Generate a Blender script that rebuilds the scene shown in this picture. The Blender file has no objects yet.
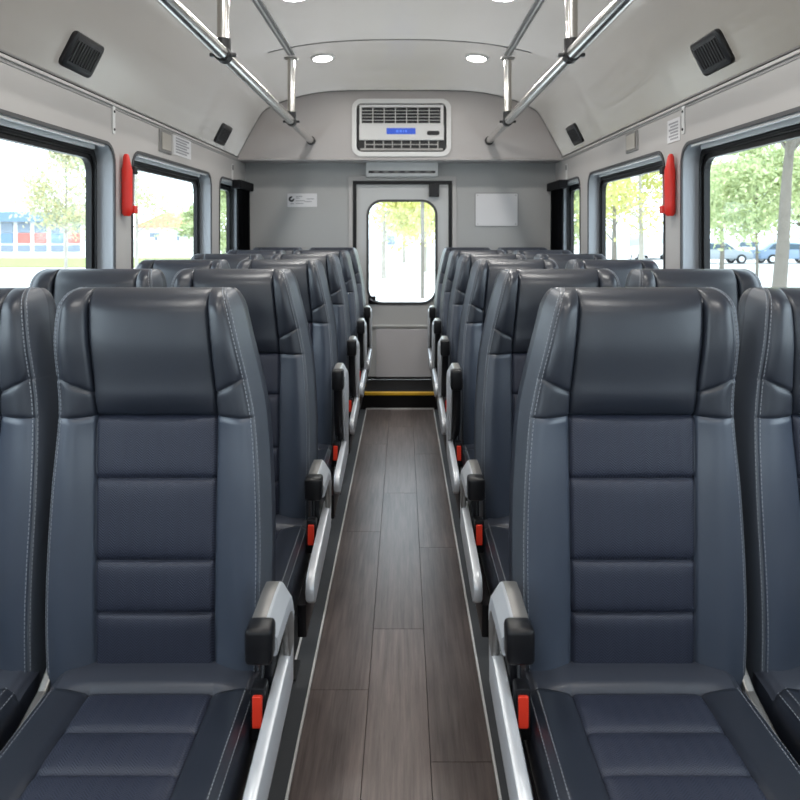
import bpy, bmesh, math, random
from mathutils import Vector, Matrix
R = math.radians
random.seed(7)
SC = bpy.context.scene
COL = SC.collection

# ------------------------------------------------------------------ camera frame
F, VX, VY, CX, H = 732.0, 403.0, 231.0, 0.022, 1.31
def P(px, py, d):
    return Vector((CX + (px - VX) / F * d, d, H - (py - VY) / F * d))

# ------------------------------------------------------------------ helpers
def link(name, me, mat=None, parent=None, smooth=False, loc=None):
    o = bpy.data.objects.new(name, me)
    COL.objects.link(o)
    if mat is not None and len(me.materials) == 0:
        me.materials.append(mat)
    if parent is not None:
        o.parent = parent
    if loc is not None:
        o.location = loc
    if smooth:
        for p in me.polygons:
            p.use_smooth = True
    return o

def build(name, bm, mat=None, parent=None, smooth=False, loc=None, angle=None):
    bmesh.ops.recalc_face_normals(bm, faces=bm.faces[:])
    me = bpy.data.meshes.new(name)
    if angle is not None:
        for f in bm.faces: f.smooth = True
        for e in bm.edges:
            if len(e.link_faces) != 2 or e.calc_face_angle(0) > R(angle):
                e.smooth = False
    bm.to_mesh(me); bm.free()
    return link(name, me, mat, parent, smooth, loc)

def empty(name, loc=(0, 0, 0), rz=0.0):
    o = bpy.data.objects.new(name, None)
    o.empty_display_size = 0.1
    COL.objects.link(o)
    o.location = loc
    o.rotation_euler = (0, 0, rz)
    return o

def tag(o, label, cat, group=None, kind=None):
    o['label'] = label; o['category'] = cat
    if group: o['group'] = group
    if kind: o['kind'] = kind
    return o

def struct(o, label=None, cat=None):
    o['kind'] = 'structure'
    if label: o['label'] = label
    if cat: o['category'] = cat
    return o

def copy_tree(o, parent=None):
    c = o.copy(); COL.objects.link(c)
    if parent is not None:
        c.parent = parent
    for ch in list(o.children):
        copy_tree(ch, c)
    return c

def BM(): return bmesh.new()

def box(bm, x0, x1, y0, y1, z0, z1, bev=0.0, seg=2):
    r = bmesh.ops.create_cube(bm, size=1.0)
    vs = r['verts']
    for v in vs:
        v.co = Vector(((x0 + x1) / 2 + v.co.x * (x1 - x0), (y0 + y1) / 2 + v.co.y * (y1 - y0), (z0 + z1) / 2 + v.co.z * (z1 - z0)))
    if bev > 0:
        es = list({e for v in vs for e in v.link_edges})
        bmesh.ops.bevel(bm, geom=es, offset=bev, segments=seg, affect='EDGES', profile=0.5)

def prism(bm, pts, axis, a0, a1, bev=0.0, seg=2):
    """pts 2D outline; axis 'x': pts are (y,z); 'y': (x,z); 'z': (x,y)"""
    def mk(p, a):
        if axis == 'x': return (a, p[0], p[1])
        if axis == 'y': return (p[0], a, p[1])
        return (p[0], p[1], a)
    A = [bm.verts.new(mk(p, a0)) for p in pts]
    B = [bm.verts.new(mk(p, a1)) for p in pts]
    n = len(pts)
    fa = bm.faces.new(A); fb = bm.faces.new(B[::-1])
    for i in range(n):
        bm.faces.new((A[i], B[i], B[(i + 1) % n], A[(i + 1) % n]))
    if bev > 0:
        es = list(fa.edges) + list(fb.edges)
        bmesh.ops.recalc_face_normals(bm, faces=bm.faces[:])
        bmesh.ops.bevel(bm, geom=es, offset=bev, segments=seg, affect='EDGES', profile=0.5)

def rrect(x0, x1, y0, y1, r, n=6):
    pts = []
    for cx, cy, a in ((x1 - r, y1 - r, 0), (x0 + r, y1 - r, 90), (x0 + r, y0 + r, 180), (x1 - r, y0 + r, 270)):
        for k in range(n + 1):
            t = R(a + 90 * k / n)
            pts.append((cx + r * math.cos(t), cy + r * math.sin(t)))
    return pts

def ring(bm, outer, inner, axis, a0, a1):
    """closed frame between two equal-count outlines"""
    def mk(p, a):
        if axis == 'x': return (a, p[0], p[1])
        if axis == 'y': return (p[0], a, p[1])
        return (p[0], p[1], a)
    n = len(outer)
    L = [[bm.verts.new(mk(p, a)) for p in o] for o, a in ((outer, a0), (outer, a1), (inner, a1), (inner, a0))]
    for k in range(4):
        A, B = L[k], L[(k + 1) % 4]
        for i in range(n):
            bm.faces.new((A[i], A[(i + 1) % n], B[(i + 1) % n], B[i]))

def holed(bm, outer, holes, axis, a):
    """planar face with holes"""
    def mk(p):
        if axis == 'x': return (a, p[0], p[1])
        if axis == 'y': return (p[0], a, p[1])
        return (p[0], p[1], a)
    es = []
    for loop in [outer] + holes:
        vs = [bm.verts.new(mk(p)) for p in loop]
        for i in range(len(vs)):
            es.append(bm.edges.new((vs[i], vs[(i + 1) % len(vs)])))
    r = bmesh.ops.triangle_fill(bm, use_beauty=True, use_dissolve=False, edges=es)
    return [g for g in r['geom'] if isinstance(g, bmesh.types.BMFace)]

def slab(bm, outer, holes, axis, a0, a1):
    fs = holed(bm, outer, holes, axis, a0)
    r = bmesh.ops.extrude_face_region(bm, geom=fs)
    vs = [g for g in r['geom'] if isinstance(g, bmesh.types.BMVert)]
    d = {'x': (a1 - a0, 0, 0), 'y': (0, a1 - a0, 0), 'z': (0, 0, a1 - a0)}[axis]
    bmesh.ops.translate(bm, vec=d, verts=vs)

def tube(bm, pts, r, n=12, cap=True):
    pts = [Vector(p) for p in pts]
    if not isinstance(r, (list, tuple)): r = [r] * len(pts)
    rings = []
    up = Vector((0, 0, 1))
    t0 = (pts[-1] - pts[0]).normalized()
    if abs(t0.dot(up)) > 0.8: up = Vector((0.2, 1, 0)).normalized()
    for i, p in enumerate(pts):
        t = (pts[min(i + 1, len(pts) - 1)] - pts[max(i - 1, 0)]).normalized()
        a = t.cross(up).normalized(); b = a.cross(t)
        rings.append([bm.verts.new(p + (a * math.cos(2 * math.pi * k / n) + b * math.sin(2 * math.pi * k / n)) * r[i]) for k in range(n)])
    for A, B in zip(rings, rings[1:]):
        for k in range(n):
            bm.faces.new((A[k], A[(k + 1) % n], B[(k + 1) % n], B[k]))
    if cap:
        bm.faces.new(rings[0][::-1]); bm.faces.new(rings[-1])

def lerp(a, b, t): return a + (b - a) * t
def interp(tab, x):
    if x <= tab[0][0]: return tab[0][1]
    for (x0, y0), (x1, y1) in zip(tab, tab[1:]):
        if x <= x1:
            t = (x - x0) / (x1 - x0)
            return y0 + (y1 - y0) * t
    return tab[-1][1]
def sinterp(tab, x):
    """smooth (catmull-rom like) table lookup"""
    n = len(tab)
    if x <= tab[0][0]: return tab[0][1]
    if x >= tab[-1][0]: return tab[-1][1]
    for i in range(n - 1):
        x0, y0 = tab[i]; x1, y1 = tab[i + 1]
        if x <= x1:
            m0 = (y1 - tab[i - 1][1]) / (x1 - tab[i - 1][0]) if i > 0 else (y1 - y0) / (x1 - x0)
            m1 = (tab[i + 2][1] - y0) / (tab[i + 2][0] - x0) if i + 2 < n else (y1 - y0) / (x1 - x0)
            h = x1 - x0; t = (x - x0) / h
            return (2*t**3-3*t*t+1)*y0 + (t**3-2*t*t+t)*h*m0 + (-2*t**3+3*t*t)*y1 + (t**3-t*t)*h*m1

# ------------------------------------------------------------------ materials
def srgb(r, g, b):
    f = lambda c: (c / 255 / 12.92) if c / 255 <= 0.04045 else ((c / 255 + 0.055) / 1.055) ** 2.4
    return (f(r), f(g), f(b), 1)

def mat(name, color, rough=0.5, metal=0.0, noise=0.0, nscale=8.0, bump=0.0, bscale=60.0, spec=0.5, stretch=None, emit=None, estr=0.0, coat=0.0, aniso=0.0):
    m = bpy.data.materials.new(name); m.use_nodes = True
    nt = m.node_tree; b = nt.nodes['Principled BSDF']
    b.inputs['Base Color'].default_value = color
    b.inputs['Roughness'].default_value = rough
    b.inputs['Metallic'].default_value = metal
    b.inputs['Specular IOR Level'].default_value = spec
    b.inputs['Coat Weight'].default_value = coat
    if emit:
        b.inputs['Emission Color'].default_value = emit
        b.inputs['Emission Strength'].default_value = estr
    tc = nt.nodes.new('ShaderNodeTexCoord'); mp = nt.nodes.new('ShaderNodeMapping')
    nt.links.new(tc.outputs['Object'], mp.inputs['Vector'])
    if stretch: mp.inputs['Scale'].default_value = stretch
    if noise > 0:
        n = nt.nodes.new('ShaderNodeTexNoise'); n.inputs['Scale'].default_value = nscale; n.inputs['Detail'].default_value = 5
        nt.links.new(mp.outputs['Vector'], n.inputs['Vector'])
        mx = nt.nodes.new('ShaderNodeMix'); mx.data_type = 'RGBA'
        c = color
        mx.inputs[6].default_value = (c[0]*(1-noise), c[1]*(1-noise), c[2]*(1-noise), 1)
        mx.inputs[7].default_value = (min(1, c[0]*(1+noise)), min(1, c[1]*(1+noise)), min(1, c[2]*(1+noise)), 1)
        nt.links.new(n.outputs['Fac'], mx.inputs[0]); nt.links.new(mx.outputs[2], b.inputs['Base Color'])
    if bump > 0:
        n2 = nt.nodes.new('ShaderNodeTexNoise'); n2.inputs['Scale'].default_value = bscale; n2.inputs['Detail'].default_value = 3
        nt.links.new(mp.outputs['Vector'], n2.inputs['Vector'])
        bp = nt.nodes.new('ShaderNodeBump'); bp.inputs['Strength'].default_value = bump; bp.inputs['Distance'].default_value = 0.002
        nt.links.new(n2.outputs['Fac'], bp.inputs['Height']); nt.links.new(bp.outputs['Normal'], b.inputs['Normal'])
    return m

M = {}
LEATHER = (0.021, 0.026, 0.039, 1)
M['leather'] = mat('navy_leather', LEATHER, 0.38, noise=0.08, nscale=20, bump=0.10, bscale=450, spec=0.8)
M['leather_side_lit'] = mat('navy_leather_lit', (0.078, 0.090, 0.112, 1), 0.40, noise=0.06, nscale=20, bump=0.10, bscale=450, spec=0.8)  # navy leather lightened: reflection of the bright aisle put into the colour
M['bolster'] = mat('smooth_leather_painted_sheen', (0.052, 0.066, 0.096, 1), 0.36, noise=0.06, nscale=20, bump=0.08, bscale=450, spec=0.9)  # bolster leather made lighter and bluer, specular sheen painted into the base colour
M['roll'] = mat('plain_navy_leather', (0.042, 0.048, 0.066, 1), 0.42, noise=0.06, nscale=20, bump=0.08, bscale=450, spec=0.6)
M['stitch'] = mat('thread', srgb(150, 153, 160), 0.7, noise=0.05)
M['plastic'] = mat('black_plastic', (0.008, 0.008, 0.010, 1), 0.35, noise=0.1, bump=0.1, bscale=300, spec=0.35)
M['shell'] = mat('shell_plastic', (0.018, 0.018, 0.02, 1), 0.5, noise=0.1, bump=0.1, bscale=200)
M['silver'] = mat('satin_aluminium', srgb(214, 217, 222), 0.34, metal=0.35, noise=0.04, nscale=40, stretch=(60, 1, 60), bump=0.03, bscale=30)
M['silver_dark'] = mat('brushed_grey_metal', srgb(150, 148, 146), 0.38, metal=0.7, noise=0.06, nscale=40, stretch=(60, 1, 60))
M['chrome'] = mat('polished_steel', srgb(212, 210, 206), 0.22, metal=0.95, noise=0.03, nscale=5)
M['steel_dark'] = mat('dark_steel', (0.02, 0.02, 0.022, 1), 0.45, metal=0.3, noise=0.1)
M['red'] = mat('red_plastic', srgb(222, 44, 32), 0.38, noise=0.04, nscale=30)
M['red_button'] = mat('red_button', srgb(240, 62, 40), 0.35, noise=0.04)
M['wall'] = mat('wall_panel', srgb(186, 182, 180), 0.42, noise=0.02, nscale=4, bump=0.03, bscale=400)
M['wall_rear'] = mat('rear_panel', srgb(174, 173, 172), 0.42, noise=0.02, nscale=4, bump=0.03, bscale=400)
M['bulk'] = mat('bulkhead_panel', srgb(180, 175, 174), 0.36, noise=0.02, nscale=3, bump=0.02, bscale=400)
M['ceil'] = mat('ceiling_panel', srgb(156, 150, 143), 0.21, metal=0.4, noise=0.025, nscale=2.5, bump=0.02, bscale=300)
M['trimmetal'] = mat('trim_metal', srgb(205, 205, 203), 0.35, metal=0.35, noise=0.03)
M['trimgrey'] = mat('trim_grey', srgb(140, 139, 138), 0.4, noise=0.03)
M['seam'] = mat('seam_dark', srgb(90, 89, 88), 0.5, noise=0.05)
M['reveal'] = mat('window_reveal', srgb(158, 162, 168), 0.35, noise=0.03)
M['rubber'] = mat('black_rubber', (0.007, 0.007, 0.008, 1), 0.4, noise=0.1, spec=0.3)
M['gasket'] = mat('grey_gasket', srgb(70, 70, 72), 0.5, noise=0.05)
M['white'] = mat('white_plastic', srgb(226, 225, 224), 0.4, noise=0.02)
M['rail_white'] = mat('bright_aluminium', srgb(236, 236, 236), 0.25, metal=0.2, noise=0.02)
M['paper'] = mat('paper_label', srgb(224, 222, 224), 0.6, noise=0.02)
M['ink'] = mat('grey_ink', srgb(158, 156, 160), 0.7, noise=0.03)
M['black_ink'] = mat('black_ink', srgb(38, 38, 42), 0.7, noise=0.03)
M['beige'] = mat('beige_plastic', srgb(178, 172, 164), 0.45, noise=0.03)
M['door'] = mat('door_panel', srgb(198, 198, 198), 0.42, noise=0.03, nscale=3)
M['door_low'] = mat('door_lower_panel', srgb(206, 203, 206), 0.45, noise=0.03, nscale=3)
M['display'] = mat('blue_display', srgb(36, 70, 170), 0.3, noise=0.1, nscale=60, emit=srgb(40, 80, 190), estr=0.5)
M['display_lit'] = mat('display_digits', srgb(80, 120, 210), 0.3, noise=0.05, emit=srgb(80, 120, 215), estr=0.45)
M['yellow'] = mat('yellow_nosing', srgb(238, 186, 40), 0.45, noise=0.06, nscale=30)
M['step'] = mat('black_step_rubber', (0.007, 0.0065, 0.007, 1), 0.6, noise=0.15, bump=0.3, bscale=200, spec=0.2)
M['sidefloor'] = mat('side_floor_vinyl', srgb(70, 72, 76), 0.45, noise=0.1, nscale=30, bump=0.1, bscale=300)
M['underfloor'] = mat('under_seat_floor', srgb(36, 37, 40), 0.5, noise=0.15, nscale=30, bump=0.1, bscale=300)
M['lamp'] = mat('lamp_diffuser', srgb(255, 255, 250), 0.4, noise=0.01, emit=(1, 0.98, 0.94, 1), estr=9.0)
M['curtain'] = mat('black_cloth', (0.008, 0.008, 0.010, 1), 0.8, noise=0.15, nscale=60, bump=0.2, bscale=300, spec=0.15)

def glass_mat(name, tint):
    m = bpy.data.materials.new(name); m.use_nodes = True
    nt = m.node_tree; nt.nodes.clear()
    out = nt.nodes.new('ShaderNodeOutputMaterial')
    t = nt.nodes.new('ShaderNodeBsdfTransparent'); t.inputs['Color'].default_value = tint
    g = nt.nodes.new('ShaderNodeBsdfGlossy'); g.inputs['Roughness'].default_value = 0.02
    lw = nt.nodes.new('ShaderNodeLayerWeight'); lw.inputs['Blend'].default_value = 0.5
    fr = nt.nodes.new('ShaderNodeMath'); fr.operation = 'POWER'; fr.inputs[1].default_value = 6.0
    nt.links.new(lw.outputs['Facing'], fr.inputs[0])
    fm = nt.nodes.new('ShaderNodeMath'); fm.operation = 'MULTIPLY_ADD'; fm.inputs[1].default_value = 0.35; fm.inputs[2].default_value = 0.03
    nt.links.new(fr.outputs[0], fm.inputs[0]); fr = fm
    mx = nt.nodes.new('ShaderNodeMixShader')
    nt.links.new(fr.outputs[0], mx.inputs[0]); nt.links.new(t.outputs[0], mx.inputs[1]); nt.links.new(g.outputs[0], mx.inputs[2])
    nt.links.new(mx.outputs[0], out.inputs[0])
    return m
M['glass'] = glass_mat('window_glass', (0.94, 0.97, 0.97, 1))

def perf_mat():
    """leather with a fine diagonal embossed weave"""
    m = bpy.data.materials.new('embossed_navy_leather'); m.use_nodes = True
    nt = m.node_tree; b = nt.nodes['Principled BSDF']
    b.inputs['Roughness'].default_value = 0.48; b.inputs['Specular IOR Level'].default_value = 0.5
    tc = nt.nodes.new('ShaderNodeTexCoord')
    sep = nt.nodes.new('ShaderNodeSeparateXYZ'); nt.links.new(tc.outputs['Object'], sep.inputs[0])
    def math_(op, a, bb=None):
        n = nt.nodes.new('ShaderNodeMath'); n.operation = op
        for i, v in enumerate((a, bb)):
            if v is None: continue
            if isinstance(v, (int, float)): n.inputs[i].default_value = v
            else: nt.links.new(v, n.inputs[i])
        return n.outputs[0]
    s = math_('ADD', sep.outputs['Z'], sep.outputs['Y'])
    k = 2 * math.pi / 0.0056
    zig = math_('PINGPONG', math_('ADD', sep.outputs['X'], 5.0), 0.012)
    h = math_('SINE', math_('MULTIPLY', math_('ADD', s, zig), k))
    mr = nt.nodes.new('ShaderNodeMapRange'); mr.inputs['From Min'].default_value = -1; nt.links.new(h, mr.inputs['Value'])
    mx = nt.nodes.new('ShaderNodeMix'); mx.data_type = 'RGBA'
    mx.inputs[6].default_value = (0.012, 0.016, 0.030, 1); mx.inputs[7].default_value = (0.042, 0.049, 0.080, 1)
    nt.links.new(mr.outputs[0], mx.inputs[0]); nt.links.new(mx.outputs[2], b.inputs['Base Color'])
    bp = nt.nodes.new('ShaderNodeBump'); bp.inputs['Strength'].default_value = 0.25; bp.inputs['Distance'].default_value = 0.0012
    nt.links.new(h, bp.inputs['Height']); nt.links.new(bp.outputs['Normal'], b.inputs['Normal'])
    return m
M['perf'] = perf_mat()

def wood_mat():
    m = bpy.data.materials.new('wood_plank_vinyl'); m.use_nodes = True
    nt = m.node_tree; b = nt.nodes['Principled BSDF']
    b.inputs['Roughness'].default_value = 0.33; b.inputs['Specular IOR Level'].default_value = 0.5
    tc = nt.nodes.new('ShaderNodeTexCoord'); geo = nt.nodes.new('ShaderNodeNewGeometry')
    mp = nt.nodes.new('ShaderNodeMapping'); mp.inputs['Scale'].default_value = (70, 3.2, 1)
    add = nt.nodes.new('ShaderNodeVectorMath'); add.operation = 'ADD'
    sc = nt.nodes.new('ShaderNodeMath'); sc.operation = 'MULTIPLY'; sc.inputs[1].default_value = 40
    nt.links.new(geo.outputs['Random Per Island'], sc.inputs[0])
    nt.links.new(tc.outputs['Object'], mp.inputs['Vector']); nt.links.new(mp.outputs['Vector'], add.inputs[0]); nt.links.new(sc.outputs[0], add.inputs[1])
    n = nt.nodes.new('ShaderNodeTexNoise'); n.inputs['Scale'].default_value = 1.0; n.inputs['Detail'].default_value = 8; n.inputs['Roughness'].default_value = 0.7
    nt.links.new(add.outputs[0], n.inputs['Vector'])
    r = nt.nodes.new('ShaderNodeValToRGB')
    r.color_ramp.elements[0].position = 0.30; r.color_ramp.elements[0].color = srgb(78, 68, 66)
    r.color_ramp.elements[1].position = 0.70; r.color_ramp.elements[1].color = srgb(124, 111, 107)
    nt.links.new(n.outputs['Fac'], r.inputs['Fac'])
    mr = nt.nodes.new('ShaderNodeMapRange'); mr.inputs['To Min'].default_value = 0.86; mr.inputs['To Max'].default_value = 1.08
    nt.links.new(geo.outputs['Random Per Island'], mr.inputs['Value'])
    mx = nt.nodes.new('ShaderNodeVectorMath'); mx.operation = 'SCALE'
    nt.links.new(r.outputs['Color'], mx.inputs[0]); nt.links.new(mr.outputs[0], mx.inputs['Scale'])
    nt.links.new(mx.outputs[0], b.inputs['Base Color'])
    bp = nt.nodes.new('ShaderNodeBump'); bp.inputs['Strength'].default_value = 0.12; bp.inputs['Distance'].default_value = 0.001
    nt.links.new(n.outputs['Fac'], bp.inputs['Height']); nt.links.new(bp.outputs['Normal'], b.inputs['Normal'])
    return m
M['wood'] = wood_mat()

# ------------------------------------------------------------------ the bus shell
W = 1.247            # inner half width
ZW = H + 0.566       # top of the side walls
Y0, YB, YR, YS = -2.3, 5.60, 5.88, 4.45   # front, bulkhead, rear wall, ceiling seam
WT = 0.10            # wall thickness (reveal depth)
SILL, WTOP = 0.93, H + 0.372
WIN = [(-1.34, 0.03), (0.25, 1.62), (1.84, 3.21), (3.43, 4.83), (5.06, 5.72)]

for sgn, side in ((-1, 'left'), (1, 'right')):
    bm = BM()
    holes = [rrect(a, b, SILL, WTOP, 0.085) for a, b in WIN]
    slab(bm, [(Y0, -0.10), (YR + 0.06, -0.10), (YR + 0.06, ZW), (Y0, ZW)], holes, 'x', sgn * W, sgn * (W + WT))
    struct(build('wall_' + side, bm, M['wall']))

wn = 0
def side_window(sgn, a, b):
    global wn
    wn += 1
    root = empty('window_%d' % wn, (sgn * (W + 0.05), (a + b) / 2, SILL))
    struct(root)
    c = Vector(root.location)
    def loc(bm):
        bmesh.ops.translate(bm, vec=-c, verts=bm.verts[:])
        return bm
    o = rrect(a + 0.001, b - 0.001, SILL + 0.001, WTOP - 0.001, 0.084)
    i1 = rrect(a + 0.058, b - 0.058, SILL + 0.05, WTOP - 0.062, 0.06)
    bm = BM(); ring(bm, o, i1, 'x', sgn * (W + 0.072), sgn * (W + 0.098)); fr = build('frame', loc(bm), M['rubber'], root)
    i2 = rrect(a + 0.030, b - 0.030, SILL + 0.03, WTOP - 0.032, 0.075)
    i3 = rrect(a + 0.040, b - 0.040, SILL + 0.04, WTOP - 0.042, 0.07)
    bm = BM(); ring(bm, i2, i3, 'x', sgn * (W + 0.060), sgn * (W + 0.0715)); build('inner_bead', loc(bm), M['rubber'], root)
    bm = BM(); box(bm, min(sgn * (W + 0.060), sgn * (W + 0.0715)), max(sgn * (W + 0.060), sgn * (W + 0.0715)), a + 0.10, b - 0.10, WTOP - 0.036, WTOP - 0.029); build('top_strip', loc(bm), M['gasket'], root)
    for g0, g1, d0, d1 in ((0.003, 0.018, 0.013, 0.0045), (0.044, 0.058, 0.024, 0.0045)):
        bm = BM(); x0, x1 = sorted((sgn * (W + g0), sgn * (W + g1))); box(bm, x0, x1, a + 0.09, b - 0.09, WTOP - d0, WTOP - d1, 0.001); build('top_rail', loc(bm), M['rail_white'], root)
    og = rrect(a - 0.012, b + 0.012, SILL - 0.012, WTOP + 0.012, 0.095)
    ig = rrect(a + 0.002, b - 0.002, SILL + 0.002, WTOP - 0.002, 0.083)
    bm = BM(); ring(bm, og, ig, 'x', sgn * (W - 0.006), sgn * (W - 0.0005)); build('edge_trim', loc(bm), M['gasket'], root)
    o2 = rrect(a + 0.0005, b - 0.0005, SILL + 0.0005, WTOP - 0.0005, 0.0845)
    i4 = rrect(a + 0.004, b - 0.004, SILL + 0.004, WTOP - 0.004, 0.081)
    bm = BM(); ring(bm, o2, i4, 'x', sgn * (W + 0.001), sgn * (W + 0.0715)); build('reveal_lining', loc(bm), M['reveal'], root, angle=40)
    bm = BM(); prism(bm, rrect(a + 0.05, b - 0.05, SILL + 0.043, WTOP - 0.055, 0.065), 'x', sgn * (W + 0.083), sgn * (W + 0.088)); build('pane', loc(bm), M['glass'], root)
    return root
for sgn in (-1, 1):
    for a, b in WIN:
        side_window(sgn, a, b)

# ceiling: coved profile lofted along the bus, sinking a little towards the bulkhead
PF = [(0, 1.165), (0.20, 1.163), (0.40, 1.152), (0.55, 1.136), (0.68, 1.114), (0.80, 1.086), (0.90, 1.054), (0.98, 1.014), (1.035, 0.968), (1.075, 0.905), (1.16, 0.735), (1.247, 0.566)]
PR = [(0, 1.078), (0.20, 1.078), (0.40, 1.077), (0.55, 1.070), (0.68, 1.052), (0.80, 1.025), (0.90, 0.992), (0.98, 0.958), (1.035, 0.925), (1.075, 0.878), (1.16, 0.728), (1.247, 0.566)]
def prof(tt):
    ctl = [(lerp(a[0], b[0], tt), lerp(a[1], b[1], tt)) for a, b in zip(PF, PR)]
    half = []
    for i in range(len(ctl) - 1):
        p0, p1, p2 = ctl[i - 1] if i else (-ctl[1][0], ctl[1][1]), ctl[i], ctl[i + 1]
        p3 = ctl[i + 2] if i + 2 < len(ctl) else (2 * p2[0] - p1[0], 2 * p2[1] - p1[1])
        for k in range(4):
            t = k / 4
            half.append(tuple(0.5 * (2 * b + (c - a) * t + (2 * a - 5 * b + 4 * c - d) * t * t + (3 * b - a - 3 * c + d) * t ** 3) for a, b, c, d in zip(p0, p1, p2, p3)))
    half.append(ctl[-1])
    half = [(x, H + z) for x, z in half]
    return [(-x, z) for x, z in half[::-1]] + half[1:]
def ceil_t(y): return 0.0 if y <= YS else min(1.0, (y - YS) / (YB - YS)) ** 1.3
def ceil_z(x, y):
    return H + interp([(a[0], lerp(a[1], b[1], ceil_t(y))) for a, b in zip(PF, PR)], abs(x))
bm = BM()
rows = []
for y in (Y0, -1.0, 0.5, 2.0, 3.2, YS - 0.004, YS, 4.65, 4.9, 5.15, 5.4, YB, YR + 0.05):
    rows.append([bm.verts.new((x, y, z)) for x, z in prof(ceil_t(y))])
top = []
for A, B in zip(rows, rows[1:]):
    for k in range(len(A) - 1):
        bm.faces.new((A[k], B[k], B[k + 1], A[k + 1]))
r = bmesh.ops.solidify(bm, geom=bm.faces[:], thickness=0.03)
bmesh.ops.recalc_face_normals(bm, faces=bm.faces[:])
# make sure the thickness goes outwards
o = build('ceiling', bm, M['ceil'], angle=40)
zs = [v.co.z for v in o.data.vertices]
if max(zs) < H + 1.18:
    for v in o.data.vertices:
        pass
struct(o)

# transverse seam, long ceiling tracks, mouldings at the top of the walls
tn = 0
def trim(bm, m, **k):
    global tn
    tn += 1
    return struct(build('trim_%d' % tn, bm, m, **k))
bm = BM()
pr = prof(0)
for (x0, z0), (x1, z1) in zip(pr[24:], pr[25:-24]):
    vs = [bm.verts.new(c) for c in ((x0, YS - 0.006, z0 - 0.001), (x1, YS - 0.006, z1 - 0.001), (x1, YS + 0.006, z1 - 0.001), (x0, YS + 0.006, z0 - 0.001))]
    f = bm.faces.new(vs)
bmesh.ops.remove_doubles(bm, verts=bm.verts[:], dist=1e-5)
r = bmesh.ops.extrude_face_region(bm, geom=bm.faces[:])
bmesh.ops.translate(bm, vec=(0, 0, -0.003), verts=[g for g in r['geom'] if isinstance(g, bmesh.types.BMVert)])
trim(bm, M['seam'])
for s in (-1, 1):
    bm = BM()
    z = ceil_z(0.68, 0)
    box(bm, s * 0.68 - 0.022, s * 0.68 + 0.022, Y0, 4.60, z - 0.012, z - 0.001, 0.003)
    trim(bm, M['trimgrey'])
    bm = BM(); box(bm, s * 0.68 - 0.004, s * 0.68 + 0.004, Y0, 4.595, z - 0.017, z - 0.012); trim(bm, M['white'])
    bm = BM(); a, b = sorted((s * (W - 0.010), s * (W + 0.0)))
    box(bm, a, b, Y0, YB - 0.002, ZW - 0.020, ZW - 0.006, 0.003); trim(bm, M['wall'])
    bm = BM(); a, b = sorted((s * (W - 0.0035), s * (W + 0.0)))
    box(bm, a, b, Y0, YB - 0.002, ZW - 0.032, ZW - 0.028); trim(bm, M['trimgrey'])
    bm = BM(); a, b = sorted((s * (W - 0.014), s * (W + 0.0)))
    box(bm, a, b, Y0, YB - 0.002, ZW - 0.005, ZW + 0.002); trim(bm, M['seam'])

# bulkhead over the rear door
ZB = P(400, 160, YB).z
bm = BM()
pts = [(-W, ZB)] + [(W, ZB)] + [(x, z + 0.005) for x, z in prof(1)[::-1]][0:]
pts = [(-W + 0.001, ZB), (W - 0.001, ZB)] + [(max(-W + .001, min(W - .001, x)), z - 0.001) for x, z in prof(1)[::-1]]
ACX0, ACX1, ACZ0, ACZ1 = P(356, 0, YB).x, P(447, 0, YB).x, P(0, 152.5, YB).z, P(0, 103, YB).z
hole = rrect(ACX0, ACX1, ACZ0, ACZ1, 0.05)
slab(bm, pts, [hole], 'y', YB, YR - 0.001)
struct(build('wall_bulkhead', bm, M['bulk']))
bm = BM(); tube(bm, [(-W + 0.003, YB + 0.004, ZB + 0.006), (W - 0.003, YB + 0.004, ZB + 0.006)], 0.012, 12); trim(bm, M['bulk'], smooth=False, angle=40)
# thin joint strip where ceiling and bulkhead meet
bm = BM()
pp = [(x, z - 0.004) for x, z in prof(1)]
tube(bm, [(x, YB - 0.002, z) for x, z in pp], 0.004, 6); trim(bm, M['seam'])

# rear wall with the door opening
DX0, DX1 = P(353, 0, YR).x, P(452, 0, YR).x
DZ0, DZ1 = 0.12, P(0, 181, YR).z
bm = BM()
slab(bm, [(-W + .001, -0.10), (DX0, -0.10), (DX0, DZ1), (DX1, DZ1), (DX1, -0.10), (W - .001, -0.10), (W - .001, 2.38), (-W + .001, 2.38)], [], 'y', YR, YR + 0.06)
struct(build('wall_rear', bm, M['wall_rear']))
for x0, x1 in ((DX0 - 0.035, DX0 - 0.002), (DX1 + 0.002, DX1 + 0.035)):
    bm = BM(); box(bm, x0, x1, YR - 0.012, YR, 0.12, DZ1 + 0.03, 0.003); trim(bm, M['wall'])
bm = BM(); box(bm, DX0 - 0.035, DX1 + 0.035, YR - 0.013, YR, DZ1 + 0.002, DZ1 + 0.035, 0.003); trim(bm, M['wall'])
# front wall with the windscreen (behind the camera)
bm = BM()
wf = rrect(-0.9, 0.9, 1.10, 1.75, 0.1)
slab(bm, [(-W, -0.10), (W, -0.10), (W, ZW)] + [(x, z) for x, z in prof(0)[::-1]][1:-1] + [(-W, ZW)], [wf], 'y', Y0 - 0.06, Y0)
struct(build('wall_front', bm, M['wall']))
root = struct(empty('window_11', (0, Y0 - 0.03, 1.10)))
bm = BM(); prism(bm, rrect(-0.9, 0.9, 0, 0.65, 0.1), 'y', -0.003, 0.003); build('pane', bm, M['glass'], root)

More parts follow.
